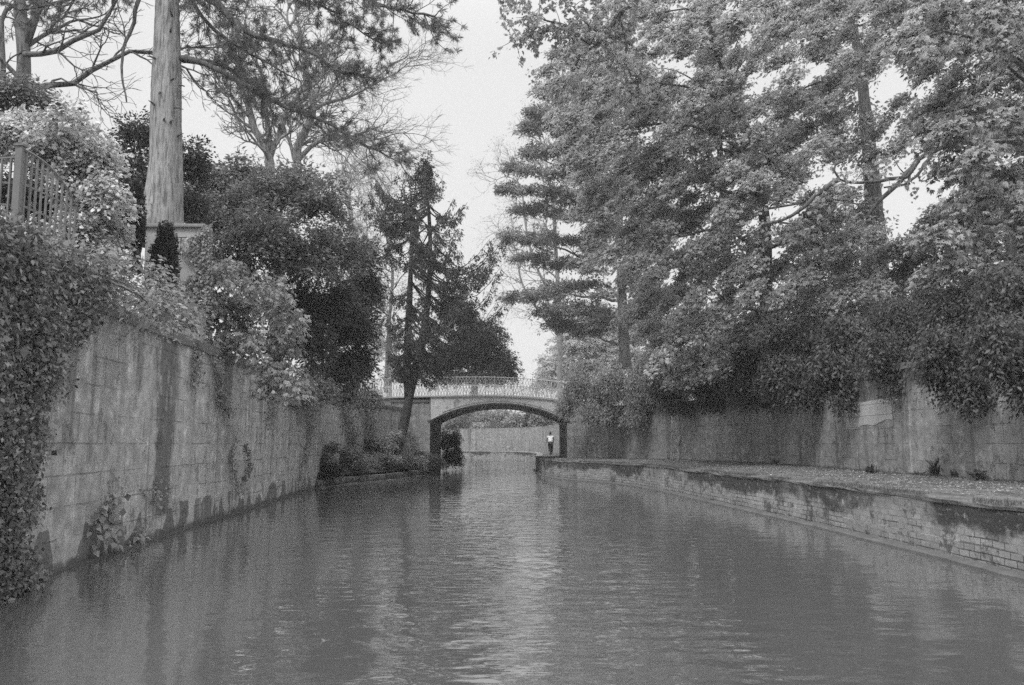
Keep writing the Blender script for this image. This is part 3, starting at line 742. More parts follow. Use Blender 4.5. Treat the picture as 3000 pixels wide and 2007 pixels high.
def bare_tree(name, label, stems, seed, mat, depth=6, group=None, L0=1.6, bias=(0, 0, .15), leaf=None, twigs=.006, spread=.7, lsz=(.1, .05)):
    rs = RS(seed); g = thing(name, label, 'tree', tuple(stems[0][0][0]), group); B = MB(); T = MB(); tips = []
    for pts, r, kids in stems:
        pts = catmull(np.array(pts), .6); B.tube(pts, np.linspace(r, r * .55, len(pts)), 9, .04, rs)
        tang = nrm(np.gradient(pts, axis=0)); m = len(pts)
        for i in range(kids):
            j = int(m * (.25 + .7 * i / max(1, kids))); j = min(j, m - 1); s_ = nrm(rs.standard_normal(3)); s_ = nrm(s_ - tang[j] * np.dot(s_, tang[j]))
            grow(T, pts[j], nrm(tang[j] * .8 + s_ * .8), L0 * rs.uniform(.6, 1.0), r * .38, depth - 1, rs, tips, bias, spread=spread, minr=twigs)
        for _ in range(2):
            grow(T, pts[-1], nrm(tang[-1] + rs.standard_normal(3) * .35), L0, r * .5, depth, rs, tips, bias, spread=spread, minr=twigs)
    B.build('trunk', mat, g, True); T.build('branches', mat, g, True)
    if leaf:
        Lf = Leaves(seed + 3); C = np.array([t_[0] for t_ in tips]); O = np.array([t_[1] for t_ in tips])
        Lf.sprays(C, O, leaf[1], leaf[2], leaf[2] * .6, lsz[0], lsz[1], .3, .08); Lf.build('crown', leaf[0], g)
    return g
PP = lambda L_, D: [PT(x, y, D) for x, y in L_]
BG = 'bare branched trees behind the left bank'
bare_tree('bare_tree', 'bare tree with thick forked trunk at the far left above the ivy', [
    (PP([(72, 420), (68, 300), (70, 190), (66, 90), (52, -60), (45, -200)], 27), .26, 5),
    (PP([(75, 130), (100, 60), (120, -20), (150, -150)], 27), .15, 4),
    (PP([(70, 160), (120, 158), (165, 150), (215, 118), (290, 88), (330, 20)], 26), .10, 6),
    (PP([(75, 262), (140, 250), (215, 245), (270, 205), (330, 175), (380, 150), (440, 155)], 26), .10, 6),
    (PP([(12, 300), (8, 160), (5, 60), (18, 30), (50, 10), (80, -60)], 27), .10, 3)], 31, M['bark_mid'], 4, BG, 1.2, (.25, 0, -.02))
bare_tree('bare_tree', 'bare vase shaped tree rising right of the tall pine trunk', [
    (PP([(790, 560), (790, 480), (778, 430), (745, 380), (728, 310), (700, 250)], 46), .28, 6),
    (PP([(788, 450), (785, 370), (775, 310), (772, 230)], 46), .18, 5),
    (PP([(792, 460), (820, 380), (840, 320), (880, 270)], 46), .16, 5)], 32, M['bark_pale'], 5, BG, 1.6, (-.05, 0, .2))
bare_tree('bare_tree', 'bare tree with wide spreading limbs overhanging left of the tall conifer', [
    (PP([(865, 600), (870, 500), (872, 430), (905, 360), (918, 310), (900, 230), (890, 150)], 50), .30, 7),
    (PP([(872, 470), (910, 430), (940, 410), (1000, 400), (1050, 400)], 50), .16, 6),
    (PP([(915, 320), (960, 300), (1020, 285), (1090, 250)], 50), .13, 6),
    (PP([(868, 480), (850, 420), (830, 360), (870, 320)], 50), .12, 3)], 33, M['bark_pale'], 5, BG, 1.7, (.18, 0, .05))
bare_tree('bare_tree', 'faint bare tree filling the gap behind the tall conifer on the left', [
    (PP([(1040, 1150), (1050, 900), (1040, 700), (1010, 560)], 72), .25, 12),
    (PP([(1130, 1150), (1140, 950), (1150, 800), (1130, 680)], 76), .2, 10)], 34, M['bark_pale'], 5, BG, 2.6, (-.02, 0, .12), (M['leaf_pale'], 7, .6), .010, .8, (.13, .08))

# --- big laurel masses
SG = 'evergreen shrubs crowding the left bank'
crown('laurel_tree', 'broad dense dark evergreen with layered leaves right of the tall pine trunk', 'tree',
      [pxlobe(690, 640, 30, 130, 110), pxlobe(620, 540, 31, 80, 70), pxlobe(800, 560, 31, 110, 80), pxlobe(930, 590, 31, 90, 90), pxlobe(770, 700, 29, 120, 110),
       pxlobe(900, 760, 30, 110, 120), pxlobe(1000, 740, 31, 80, 120), pxlobe(660, 780, 29, 110, 90), pxlobe(560, 600, 31, 60, 120), pxlobe(880, 520, 32, 70, 50), pxlobe(700, 500, 32, 80, 50)],
      [PT(800, 1130, 32), PT(810, 900, 32), PT(800, 700, 32)], M['leaf_mid'], M['bark'], 41, 8.5, 34, .75, .3, .15, .06, .25, group=SG, r0=.25)
crown('laurel_tree', 'dark glossy evergreen filling the bank just left of the twin conifer', 'tree',
      [pxlobe(960, 900, 33, 110, 110), pxlobe(1040, 960, 35, 70, 110), pxlobe(880, 990, 31, 100, 100), pxlobe(1030, 1060, 36, 70, 90), pxlobe(960, 1090, 34, 90, 80), pxlobe(1070, 840, 36, 45, 90), pxlobe(850, 880, 31, 80, 90), pxlobe(1060, 740, 35, 40, 60)],
      [PT(980, 1150, 34), PT(975, 1000, 34), PT(980, 880, 34)], M['leaf_dark'], M['bark'], 42, 9, 34, .7, .3, .15, .06, .3, group=SG, r0=.2, hang=(.2, -.3, -.2))
crown('light_shrub', 'light leafed shrub spilling over the left wall below the pale garden pier', 'shrub',
      fill([(540, 880), (560, 800), (650, 750), (760, 760), (860, 790), (840, 900), (880, 1000), (850, 1120), (760, 1130), (680, 1060), (560, 1010), (520, 950)], [], 20.5, 23.3, 70, 72, 13, .75),
      [PT(700, 1010, 23.6), PT(700, 950, 23), PT(695, 880, 22.5)], M['leaf_light'], M['bark_mid'], 43, 3.2, 32, .6, .28, .13, .06, .45, 'palm', group=SG, r0=.08, hang=(.3, -.4, -.3), tv=.6, nl=9)
crown('fringe_shrub', 'drooping shrub hanging down the left wall toward the bridge', 'shrub',
      [pxlobe(930, 1120, 30, 70, 60), pxlobe(1010, 1130, 34, 60, 50), pxlobe(1080, 1150, 39, 50, 50), pxlobe(880, 1130, 27, 60, 60)],
      [PT(960, 1150, 34.5), PT(960, 1120, 33.5), PT(960, 1090, 33)], M['leaf_mid'], M['bark'], 44, 8, 30, .6, .25, .12, .05, .7, group=SG, r0=.07, hang=(.3, -.3, -.8))
# --- wall-top brambles
crown('bramble', 'tangled pale bramble sprawling over the top of the near left wall', 'shrub',
      fill([(-60, 700), (60, 660), (180, 680), (330, 720), (430, 760), (530, 830), (560, 960), (480, 960), (380, 900), (280, 900), (160, 900), (-60, 860)], [], 12, 16, 70, 76, 14, .65),
      [PT(150, 880, 13.7), PT(150, 800, 13.4), PT(160, 740, 13)], M['leaf_bramble'], M['bark_mid'], 45, 4, 30, .55, .25, .085, .045, .35, group=SG, r0=.04, hang=(.35, -.3, -.1), tv=.8, twigs=.5)
crown('variegated_ivy', 'pale variegated ivy mounded over and around the garden trellis', 'ivy',
      fill([(-60, 330), (60, 315), (180, 320), (300, 380), (330, 480), (345, 560), (345, 700), (300, 760), (190, 700), (200, 560), (120, 430), (-60, 440)], [], 14.8, 16.2, 60, 66, 12, .8),
      [PT(230, 760, 16), PT(230, 600, 16), PT(220, 450, 16)], M['leaf_var'], M['bark'], 46, 5.5, 24, .4, .22, .082, .06, .5, group=None, r0=.08, hang=(.1, -.5, -.2), tv=.7, twigs=.1)
crown('dark_shrub', 'dark shrub behind the pale ivy at the far left edge', 'shrub',
      [pxlobe(40, 260, 20, 90, 60), pxlobe(110, 290, 20, 60, 40), pxlobe(-40, 290, 20, 80, 80)], [PT(60, 700, 20), PT(50, 400, 20), PT(50, 300, 20)], M['leaf_mid'], M['bark'], 47, 8, 30, .5, .25, .1, .05, .3, group=SG, r0=.1)
crown('dark_shrub', 'dark shrub squeezed between the pale ivy and the tall pine trunk', 'shrub',
      [pxlobe(410, 390, 25.5, 70, 70), pxlobe(400, 520, 25, 60, 120), pxlobe(390, 650, 25, 70, 100), pxlobe(290, 600, 18.5, 90, 180, 60), pxlobe(560, 480, 26, 50, 100), pxlobe(560, 620, 26, 50, 70)],
      [PT(400, 800, 25), PT(400, 600, 25), PT(410, 450, 25)], M['leaf_dark'], M['bark'], 48, 8, 30, .5, .25, .11, .05, .3, group=SG, r0=.14)

crown('dark_shrub', 'dark foliage behind the garden trellis', 'shrub', [pxlobe(-20, 540, 14.6, 90, 90, 40), pxlobe(90, 560, 15.2, 90, 100, 40), pxlobe(180, 600, 15.6, 70, 80, 40)],
      [PT(60, 760, 15.2), PT(60, 650, 15.2), PT(60, 560, 15.2)], M['leaf_dark'], M['bark'], 49, 8, 30, .45, .22, .09, .045, .3, group=SG, r0=.06)
# --- cypress columns
def cypress(name, label, px, y0, y1, wpx, D, seed, subs=5):
    rs = RS(seed); base = PT(px, y0, D); top = PT(px, y1, D); h = top[2] - base[2]; g = thing(name, label, 'tree', tuple(base), 'small columnar conifers by the pale garden pier')
    B = MB(); B.tube([base - UP * .5, base + UP * h * .5, base + UP * h * .85], [.06, .04, .015], 6); B.build('trunk', M['bark'], g, True)
    Lf = Leaves(seed); wd = wpx * D / F / 2
    for s_ in range(subs):
        off = rs.uniform(-.55, .55, 2) * wd if s_ else np.zeros(2); hh = h * (rs.uniform(.55, .85) if s_ else 1.0); ww = wd * (.5 if s_ else .75)
        n = int(900 * hh * ww * 2.2) + 150
        t = rs.uniform(0, 1, n); rr = ww * np.clip(np.sin(np.clip(t * 1.02, 0, 1) ** .75 * PI) ** .7 + .08, .06, 1) * (1 - .35 * t); a = rs.uniform(0, 2 * PI, n)
        d = np.stack([np.cos(a), np.sin(a), a * 0], 1)
        C = base + np.stack([off[0] + 0 * t, off[1] + 0 * t, t * hh], 1) + d * (rr * rs.uniform(.6, 1.05, n))[:, None]
        Lf.sprays(C, d * .55 + UP * 1.0, 9, .16, .05, .06, .022, 0, .02, tv=.5)
    Lf.build('crown', M['cypress'], g)
cypress('cypress_tree', 'small dark columnar conifer in front of the pale garden pier', 477, 850, 672, 66, 16.5, 51, 7)
cypress('cypress_tree', 'narrow dark columnar conifer left of the tall pine trunk base', 385, 730, 555, 60, 17.5, 52, 6)

# --- pale garden pier
gp = thing('garden_pier', 'pale rendered garden wall pier with flat coping below the tall pine trunk', 'wall', tuple(PT(505, 830, 20)))
a = PT(428, 668, 20); b = PT(597, 668, 20); m_ = MB(); m_.box((a[0], 20, 3.6), (b[0], 20.4, b[2])); m_.build('wall_face', M['stone_pale'], gp)
m_ = MB(); c0 = PT(422, 668, 20); c1 = PT(604, 655, 20); m_.box((c0[0], 19.92, b[2] + .003), (c1[0], 20.48, b[2] + .09)); m_.build('coping', M['coping'], gp, bevel=.02)
m_ = MB(); pa = PT(528, 750, 19.96); m_.tube([pa, pa + (0, 0, .45)], .012, 5); m_.tube([pa + (-.05, 0, .45), pa + (.14, 0, .45)], .012, 5); m_.build('wall_bracket', M['black'], gp)
rsv = RS(66); gv = thing('pier_ivy', 'pale ivy climbing the right side of the garden pier', 'ivy', tuple(PT(590, 760, 19.9))); Lv = Leaves(67); nv = 2600
xv = 470 + 150 * rsv.beta(3, 1.2, nv) + 0; yv = rsv.uniform(660, 900, nv); kv = xv + (yv - 660) * .15 > 562 + 30 * np.sin(yv * .05); xv = xv[kv]; yv = yv[kv]
Pv = np.array([PT(x_, y_, 19.93 - .16 * rsv.rand()) for x_, y_ in zip(xv, yv)])
Lv.quads(Pv, np.array((0, -.2, -.8)) + rsv.standard_normal(Pv.shape) * .5, np.array((0, -1, .5)) + rsv.standard_normal(Pv.shape) * .4, rsv.uniform(.05, .1, len(Pv)), rsv.uniform(.04, .08, len(Pv)), rsv.standard_normal(len(Pv)) * .5)
Lv.build('foliage', M['leaf_bramble'], gv)
mv = MB(); [mv.tube([PT(x_ + 4 * math.sin(y_ * .1), y_, 19.96) for y_ in range(900, 660, -30)], .012, 4) for x_ in (575, 590)]; mv.build('stem', M['bark'], gv)
# post below pier
m_ = MB(); a = PT(512, 1000, 18.0); m_.box((a[0]-.35, 18.0, 3.9), (a[0] + .02, 18.4, PT(512, 828, 18)[2])); o = m_.build('gate_post', M['stone_pale'], None, bevel=.02)
props(o, 'weathered stone post half hidden in leaves on top of the left wall', 'post')

# --- trellis
def trellis():
    D = 12.6; A = PT(50, 700, D); g = thing('trellis', 'wooden garden trellis with arched top and square post at the far left', 'trellis', tuple(A))
    m_ = MB(); p0 = PT(40, 720, D); p1 = PT(58, 430, D)
    m_.box((p0[0] - .05, D - .05, p0[2] - .2), (p0[0] + .055, D + .05, p1[2])); m_.box((p0[0] - .07, D - .07, p1[2] + .001), (p0[0] + .075, D + .07, p1[2] + .03))
    m_.build('post', M['trellis'], g)
    def panel(x0, x1, topf, bot, n, nh, yaw):
        m2 = MB(); dx = (x1 - x0)
        for i in range(n):
            t = (i + .5) / n; x = x0 + dx * t; y = D + yaw * t; z1 = topf(t)
            if z1 > bot + .1: m2.box((x - .012, y - .018, bot), (x + .012, y + .018, z1))
        for j in range(nh):
            z = bot + .12 + j * .17
            tm = 1.0
            while tm > 0 and topf(tm) < z: tm -= .02
            if tm > .05 and j % 2 == 0:
                xa, xb = x0, x0 + dx * tm
                m2.add([(xa, D + .007, z), (xb, D + .007 + yaw * tm, z), (xb, D + .02 + yaw * tm, z), (xa, D + .02, z), (xa, D + .007, z + .03), (xb, D + .007 + yaw * tm, z + .03), (xb, D + .02 + yaw * tm, z + .03), (xa, D + .02, z + .03)],
                       [(0,3,2,1),(4,5,6,7),(0,1,5,4),(1,2,6,5),(2,3,7,6),(3,0,4,7)])
        # curved top rail
        ts = np.linspace(0, 1, 16); m2.tube([(x0 + dx * t, D + yaw * t, topf(t) + .01) for t in ts], .022, 5)
        m2.build('lattice_panel', M['trellis'], g)
    zb = PT(100, 690, D)[2]; zt = PT(60, 437, D)[2]
    x0 = p0[0] + .06; xr = x0 + .12
    panel(x0, xr, lambda t: zt - .55 * t ** 2.6 - .02, zb, 11, 9, 1.45)
    panel(p0[0] - .06, p0[0] - 1.1, lambda t: zt - .14 - .18 * t, zb, 9, 7, -.3)
trellis()

# --- ivy curtain on the near left wall
def ivy_curtain():
    rs = RS(61); g = thing('ivy_curtain', 'thick curtain of dark ivy hanging down the near left wall into the water', 'ivy', (-6.0, 9.0, 0))
    n = 46000; Y = rs.uniform(5.5, 15.0, n); z = rs.uniform(-.05, 4.4, n); X = np.interp(Y, LW[:, 1], LW[:, 0])
    th_ = .12 + .34 * rs.rand(n) * (1 + .4 * np.sin(Y * 3) * np.cos(z * 2.3))
    P = np.stack([X + th_, Y, z], 1); px, py = proj(P)
    bd = np.interp(py, [700, 860, 930, 1000, 1080, 1200, 1400, 1600, 1700, 1800], [380, 300, 245, 215, 160, 115, 85, 65, 100, 130]) + rs.standard_normal(n) * 14 + 18 * np.sin(py * .035)
    k = (px < bd) & (px > -140); P = P[k]
    O = np.stack([rs.uniform(.1, .7, len(P)), rs.uniform(-.5, .5, len(P)), rs.uniform(-1.2, -.4, len(P))], 1)
    Lf = Leaves(62); nn_ = len(P); idx = np.repeat(np.arange(nn_), 6)
    Q = P[idx] + rs.standard_normal((len(idx), 3)) * .075
    Q[:, 0] = np.maximum(Q[:, 0], np.interp(Q[:, 1], LW[:, 1], LW[:, 0]) + .03)
    N = np.array((.75, -.35, .45)) + rs.standard_normal((len(idx), 3)) * .5; D_ = np.array((.15, -.1, -.8)) + rs.standard_normal((len(idx), 3)) * .5
    bt = rs.standard_normal(nn_)[idx] * .25 + rs.standard_normal(len(idx)) * .35
    Lf.quads(Q, D_, N, rs.gamma(4, .0125, len(idx)), rs.gamma(4, .011, len(idx)), bt, .12)
    Lf.build('foliage', M['leaf_ivy'], g)
    S = MB()
    for i in range(30):
        Y0 = rs.uniform(5.6, 8.8); x0 = np.interp(Y0, LW[:, 1], LW[:, 0]) + .08; zz = np.linspace(4.1, rs.uniform(.1, 2.0), 9)
        S.tube([(x0 + rs.rand() * .03, Y0 + .12 * math.sin(q_ * 1.3 + i), zq) for q_, zq in enumerate(zz)], .007, 4)
    S.build('stem', M['bark'], g, True)
ivy_curtain()

def wall_vine(label, pts_px, D, seed, n=240, spread=.14, size=(.05, .1), mat='leaf_bramble', grp='small plants rooted in the left wall'):
    rs = RS(seed); pts = []
    for (x, y) in pts_px:
        k = (x - 1500) / F; best = min(range(len(LW)), key=lambda i: abs(LW[i][0] / LW[i][1] * 1.0 - k / (CP - (1003.5 - y) / F * SP)) if LW[i][1] > 3 else 9e9)
        p = PT(x, y, LW[best][1]); p[0] = LW[best][0] + .05; pts.append(p)
    pts = np.array(pts); g = thing('wall_vine', label, 'vine', tuple(pts[0]), grp)
    c = catmull(pts, .15); S = MB(); S.tube(c, .009, 4); S.build('stem', M['bark'], g)
    Lf = Leaves(seed); i = rs.randint(0, len(c), n); P = c[i] + rs.standard_normal((n, 3)) * spread * np.array((.5, 1, 1)); P[:, 0] = np.maximum(P[:, 0], c[i][:, 0] + .02)
    Lf.quads(P, np.array((.3, -.2, -.7)) + rs.standard_normal((n, 3)) * .5, np.array((.7, -.4, .6)) + rs.standard_normal((n, 3)) * .4, rs.uniform(size[0], size[1], n), rs.uniform(size[0], size[1], n) * .75, rs.standard_normal(n) * .4)
    Lf.build('foliage', M[mat], g)
wall_vine('leafy vine trailing halfway down the left wall under the light shrub', [(628, 1060), (632, 1110), (640, 1160), (655, 1200)], 20, 71, 420, .13)
wall_vine('broad leafed weed clump low on the left wall near the ivy curtain', [(310, 1480), (300, 1520), (310, 1570)], 14, 72, 160, .2, (.1, .17), 'leaf_light')
wall_vine('dark creeper fringe hanging from the coping right of the damp stain', [(560, 1000), (556, 1060), (562, 1120)], 18, 68, 300, .16, (.05, .09), 'leaf_mid')
wall_vine('small pale weed at the waterline of the left wall beside the damp stain', [(395, 1560), (400, 1585)], 15, 73, 60, .1, (.07, .12), 'leaf_light')
wall_vine('thin creeper running down the middle of the left wall', [(690, 1280), (668, 1340), (680, 1400), (700, 1440)], 24, 74, 200, .1, (.04, .09), 'leaf_mid')
wall_vine('short creeper with dark leaves right of the thin creeper on the left wall', [(715, 1310), (720, 1360), (705, 1405)], 24, 75, 160, .09, (.05, .09), 'leaf_dark')
wall_vine('sparse weeds on the foot of the dark damp stain', [(460, 1400), (450, 1470), (430, 1440), (490, 1430)], 16, 76, 110, .13, (.04, .09), 'leaf_light')
wall_vine('web of fine ivy spread on the left wall before the shelf', [(880, 1180), (905, 1260), (890, 1330), (870, 1420)], 30, 77, 700, .3, (.05, .1), 'leaf_mid')
wall_vine('dark hanging ivy web on the left wall close to the bridge', [(1000, 1190), (1010, 1240), (1030, 1290), (1020, 1340)], 38, 78, 1200, .5, (.06, .12), 'leaf_dark')
wall_vine('ragged ivy climbing the wall behind the shelf bushes', [(1060, 1180), (1075, 1230), (1090, 1290), (1080, 1330)], 43, 69, 1300, .55, (.06, .13), 'leaf_mid')
wall_vine('trailing vine below the drooping shrub on the left wall', [(800, 1130), (790, 1180), (780, 1230)], 27, 79, 300, .2, (.06, .1), 'leaf_mid')

# --- conifers with tiered branches
def conifer(name, label, trunks, prof, seed, mat, bark, step=.3, nb=4, D=None, hangl=.35, lw=(.12, .04), tipup=.25, dn=46, flat=False, droop=.35, group=None, zr=None, cx=None, dr=.16, sparse=None):
    """prof: list of (z, left reach, right reach) from the crown axis cx"""
    rs = RS(seed); g = thing(name, label, 'tree', tuple(trunks[0][0]), group); B = MB(); BB = MB(); Lf = Leaves(seed + 1)
    pr = np.array(prof)
    for ti, tr in enumerate(trunks):
        t2 = catmull(np.array(tr), .5); B.tube(t2, np.linspace(dr if ti == 0 else dr * .9, .05, len(t2)) , 8, .05, rs)
        z = t2[:, 2]
        zc = max(pr[0, 0], z[0] + 1)
        while zc < min(pr[-1, 0], z[-1] - .15):
            c = np.array([np.interp(zc, z, t2[:, 0]), np.interp(zc, z, t2[:, 1]), zc])
            for j in range(nb):
                a = rs.uniform(0, 2 * PI); lx = np.interp(zc, pr[:, 0], pr[:, 1]); rx = np.interp(zc, pr[:, 0], pr[:, 2])
                e = (rx - (c[0] - cx)) if math.cos(a) > 0 else (lx + (c[0] - cx)); e = max(.3, e); mean = (lx + rx) / 2
                Lb = (abs(math.cos(a)) * e + (1 - abs(math.cos(a))) * mean) * rs.uniform(.6, 1.25)
                Lb = max(Lb, .35)
                if sparse and sparse[0] < zc < sparse[1] and math.cos(a) < .35 and rs.rand() < .75: continue
                d = np.array((math.cos(a), math.sin(a), 0)); t = np.linspace(0, 1, 8)
                pts = c + d * (t * Lb)[:, None] + UP * (Lb * (-droop * np.sin(t * PI * .62) + tipup * t ** 3))[:, None] + rs.standard_normal((8, 3)) * .03
                BB.tube(pts, np.linspace(.035 + .01 * Lb * .5, .01, 8), 5)
                n = int(Lb * dn * .22) + 3; ii = rs.uniform(.12, 1, n) ** .75 * 7; i0 = np.minimum(ii.astype(int), 6); fr = ii - i0
                C = pts[i0] * (1 - fr)[:, None] + pts[i0 + 1] * fr[:, None]
                sd = np.cross(d, UP); O = d * .6 + sd * rs.uniform(-1, 1, n)[:, None] * 1.1
                if flat: Lf.sprays(C, O + UP * .25, 13, .5, .16, lw[0], lw[1], .1, .08, tv=.4)
                else: Lf.sprays(C, O - UP * rs.uniform(.2, 1.4, n)[:, None], 13, hangl * rs.uniform(.8, 1.4), .12, lw[0], lw[1], .5, .04, tv=.4)
            if zc > pr[-1, 0] - 2.2:
                cc = np.repeat(c[None], 26, 0) + rs.standard_normal((26, 3)) * (.12, .12, .25); Lf.sprays(cc, rs.standard_normal((26, 3)) * (.5, .5, .1) + UP * .5, 10, .3, .1, lw[0], lw[1], .1, .04, tv=.4)
            zc += (step if zc < pr[-1, 0] - 2.2 else .3) * rs.uniform(.7, 1.4)
    B.build('trunk', bark, g, True); BB.build('branches', bark, g, True); Lf.build('crown', mat, g)
    return g
D = 48.0; zz = lambda y, DD=48.0: PT(1200, y, DD)[2]; mpp = D / F
axis = PT(1235, 700, D)[0]
ex = lambda x: abs(x - 1235) * mpp
prof = [(zz(1090), ex(1160), ex(1330)), (zz(1000), ex(1150), ex(1420)), (zz(930), ex(1150), ex(1500)), (zz(880), ex(1150), ex(1495)), (zz(800), ex(1130), ex(1470)), (zz(700), ex(1090), ex(1470)),
        (zz(640), ex(1100), ex(1385)), (zz(590), ex(1085), ex(1340)), (zz(545), ex(1125), ex(1310)), (zz(515), ex(1185), ex(1280)), (zz(465), .05, .08)]
conifer('twin_conifer', 'tall dark conifer with two leaning trunks beside the bridge on the left', [
    [PT(1158, 1330, 47), PT(1182, 1250, 47.3), PT(1202, 1150, 47.6), PT(1215, 1080, 48), PT(1240, 980, 48), PT(1256, 850, 48), PT(1260, 700, 48), PT(1252, 560, 48), PT(1246, 466, 48)],
    [PT(1198, 1170, 47.6), PT(1193, 1080, 47.6), PT(1196, 960, 47.6), PT(1203, 800, 47.7), PT(1206, 680, 47.7), PT(1204, 560, 47.7)]],
    prof, 81, M['spruce'], M['bark_dark'], .60, 5, hangl=.34, lw=(.15, .055), cx=axis, dr=.30, dn=36, sparse=(zz(900), zz(740)), tipup=.5, droop=.42)
# undergrowth of the shelf
UG = 'undergrowth on the shelf left of the bridge'
for i, (px, py, DD, rx, rz, mt, lab) in enumerate([
        (955, 1375, 37.2, 45, 40, 'leaf_dark', 'dark scrub trailing over the near end of the shelf kerb'), (930, 1330, 37.5, 50, 60, 'leaf_mid', 'bushy weeds at the start of the planted shelf'), (1010, 1340, 41, 65, 45, 'leaf_mid', 'ferny undergrowth at the middle of the planted shelf'),
        (1090, 1345, 44.5, 60, 40, 'leaf_mid', 'grassy clump in front of the twin conifer roots'), (1180, 1350, 47, 60, 35, 'leaf_mid', 'bush around the foot of the twin conifer'),
        (1240, 1345, 50, 45, 40, 'leaf_dark', 'dark bush against the left bridge abutment'), (1270, 1355, 52.3, 25, 35, 'leaf_dark', 'small dark bush at the corner of the left bridge pier'),
        (1120, 1290, 46, 50, 45, 'leaf_bramble', 'taller weeds behind the twin conifer trunk')]):
    c = PT(px, py, DD); crown('shelf_bush', lab, 'bush', [pxlobe(px + rx * .8 * math.sin(k_ * 2.4 + i), py + rz * (.45 - .22 * (k_ % 4)) , DD - .5 + .25 * k_, rx * (.38 + .1 * (k_ % 3)), rz * (.30 + .12 * (k_ % 2))) for k_ in range(7)],
        [(c[0], DD, .5), (c[0], DD, .8), tuple(c)], M[mt], M['bark'], 90 + i, 9, 24, .45, .2, .11, .045, .3, group=UG, r0=.03, twigs=.2, hang=(0, -.2, .5), tv=.9)
crown('shelf_bush', 'dark bush growing under the arch beyond the left pier', 'bush', [pxlobe(1318, 1290, 62, 28, 45), pxlobe(1325, 1340, 61.5, 25, 40)], [(-4.9, 61.5, .2), (-4.8, 61.5, 1), tuple(PT(1318, 1290, 62))], M['leaf_dark'], M['bark'], 99, 9, 26, .5, .2, .14, .06, .4, group=UG, r0=.05)

# ================================================================= BEYOND THE BRIDGE
FT = 'trees beyond the bridge'
crown('yew_tree', 'dark rounded yew standing behind the left half of the bridge', 'tree',
      [pxlobe(1400, 990, 72, 90, 80), pxlobe(1350, 1040, 72, 100, 60), pxlobe(1440, 1060, 72, 85, 55), pxlobe(1340, 920, 73, 60, 60), pxlobe(1490, 1090, 71, 35, 35), pxlobe(1280, 1060, 73, 60, 50), pxlobe(1380, 1100, 70, 120, 25)],
      [PT(1390, 1180, 72), PT(1390, 1100, 72), PT(1390, 980, 72)], M['yew'], M['bark'], 101, 8, 26, .9, .3, .2, .075, .5, group=FT, r0=.35, twigs=.1)
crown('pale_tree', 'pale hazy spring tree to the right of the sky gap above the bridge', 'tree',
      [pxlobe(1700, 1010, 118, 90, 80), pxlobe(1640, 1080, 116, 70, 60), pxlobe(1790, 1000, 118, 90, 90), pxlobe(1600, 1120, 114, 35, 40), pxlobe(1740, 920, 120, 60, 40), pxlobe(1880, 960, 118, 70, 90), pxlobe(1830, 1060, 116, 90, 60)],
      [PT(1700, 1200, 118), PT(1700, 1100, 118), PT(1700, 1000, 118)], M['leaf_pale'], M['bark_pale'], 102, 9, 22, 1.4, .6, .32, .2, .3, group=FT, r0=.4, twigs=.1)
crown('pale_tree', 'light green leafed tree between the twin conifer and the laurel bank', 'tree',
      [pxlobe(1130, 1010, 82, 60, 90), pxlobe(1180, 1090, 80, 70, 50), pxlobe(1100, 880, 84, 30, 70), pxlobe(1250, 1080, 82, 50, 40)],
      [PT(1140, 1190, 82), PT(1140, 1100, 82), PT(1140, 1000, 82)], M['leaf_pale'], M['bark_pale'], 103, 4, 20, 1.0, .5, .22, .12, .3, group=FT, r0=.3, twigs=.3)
bare_tree('birch_tree', 'fine twigged spring tree with tiny leaves at the left edge of the right hand pines', [
    (PP([(1640, 1180), (1640, 950), (1630, 760), (1620, 600), (1600, 480)], 92), .3, 14),
    (PP([(1640, 900), (1580, 800), (1545, 690), (1530, 560)], 92), .16, 8), (PP([(1650, 1000), (1570, 900), (1530, 830), (1515, 760)], 92), .16, 8)], 35, M['bark_pale'], 4, FT, 2.4, (-.1, 0, .1), (M['leaf_pale'], 9, .8), .012, .8, (.14, .08))
crown('far_bush', 'leafy growth on top of the far wall seen through the arch', 'bush',
      [pxlobe(1370, 1215, 131, 60, 38), pxlobe(1450, 1215, 129, 70, 42), pxlobe(1530, 1225, 124, 60, 36), pxlobe(1420, 1240, 126, 50, 20), pxlobe(1590, 1215, 118, 40, 40), pxlobe(1330, 1235, 131, 40, 30)],
      [PT(1450, 1262, 132), PT(1450, 1240, 131), PT(1450, 1220, 130)], M['leaf_bramble'], M['bark'], 104, 5, 24, 1.1, .5, .3, .16, .6, group=None, r0=.2, hang=(0, -.5, -.5), lo=-.9)
crown('far_bush', 'dark evergreen growth drooping over the far wall seen under the left half of the arch', 'bush', [pxlobe(1380, 1252, 126, 50, 16), pxlobe(1450, 1254, 124, 60, 16), pxlobe(1510, 1254, 121, 45, 14), pxlobe(1575, 1205, 119, 40, 26), pxlobe(1340, 1240, 127, 40, 30)], [PT(1440, 1262, 130), PT(1440, 1250, 129), PT(1440, 1240, 128)], M['leaf_dark'], M['bark'], 105, 7, 24, 1.0, .5, .3, .16, .8, r0=.2, hang=(0, -.5, -.8), lo=-.9)
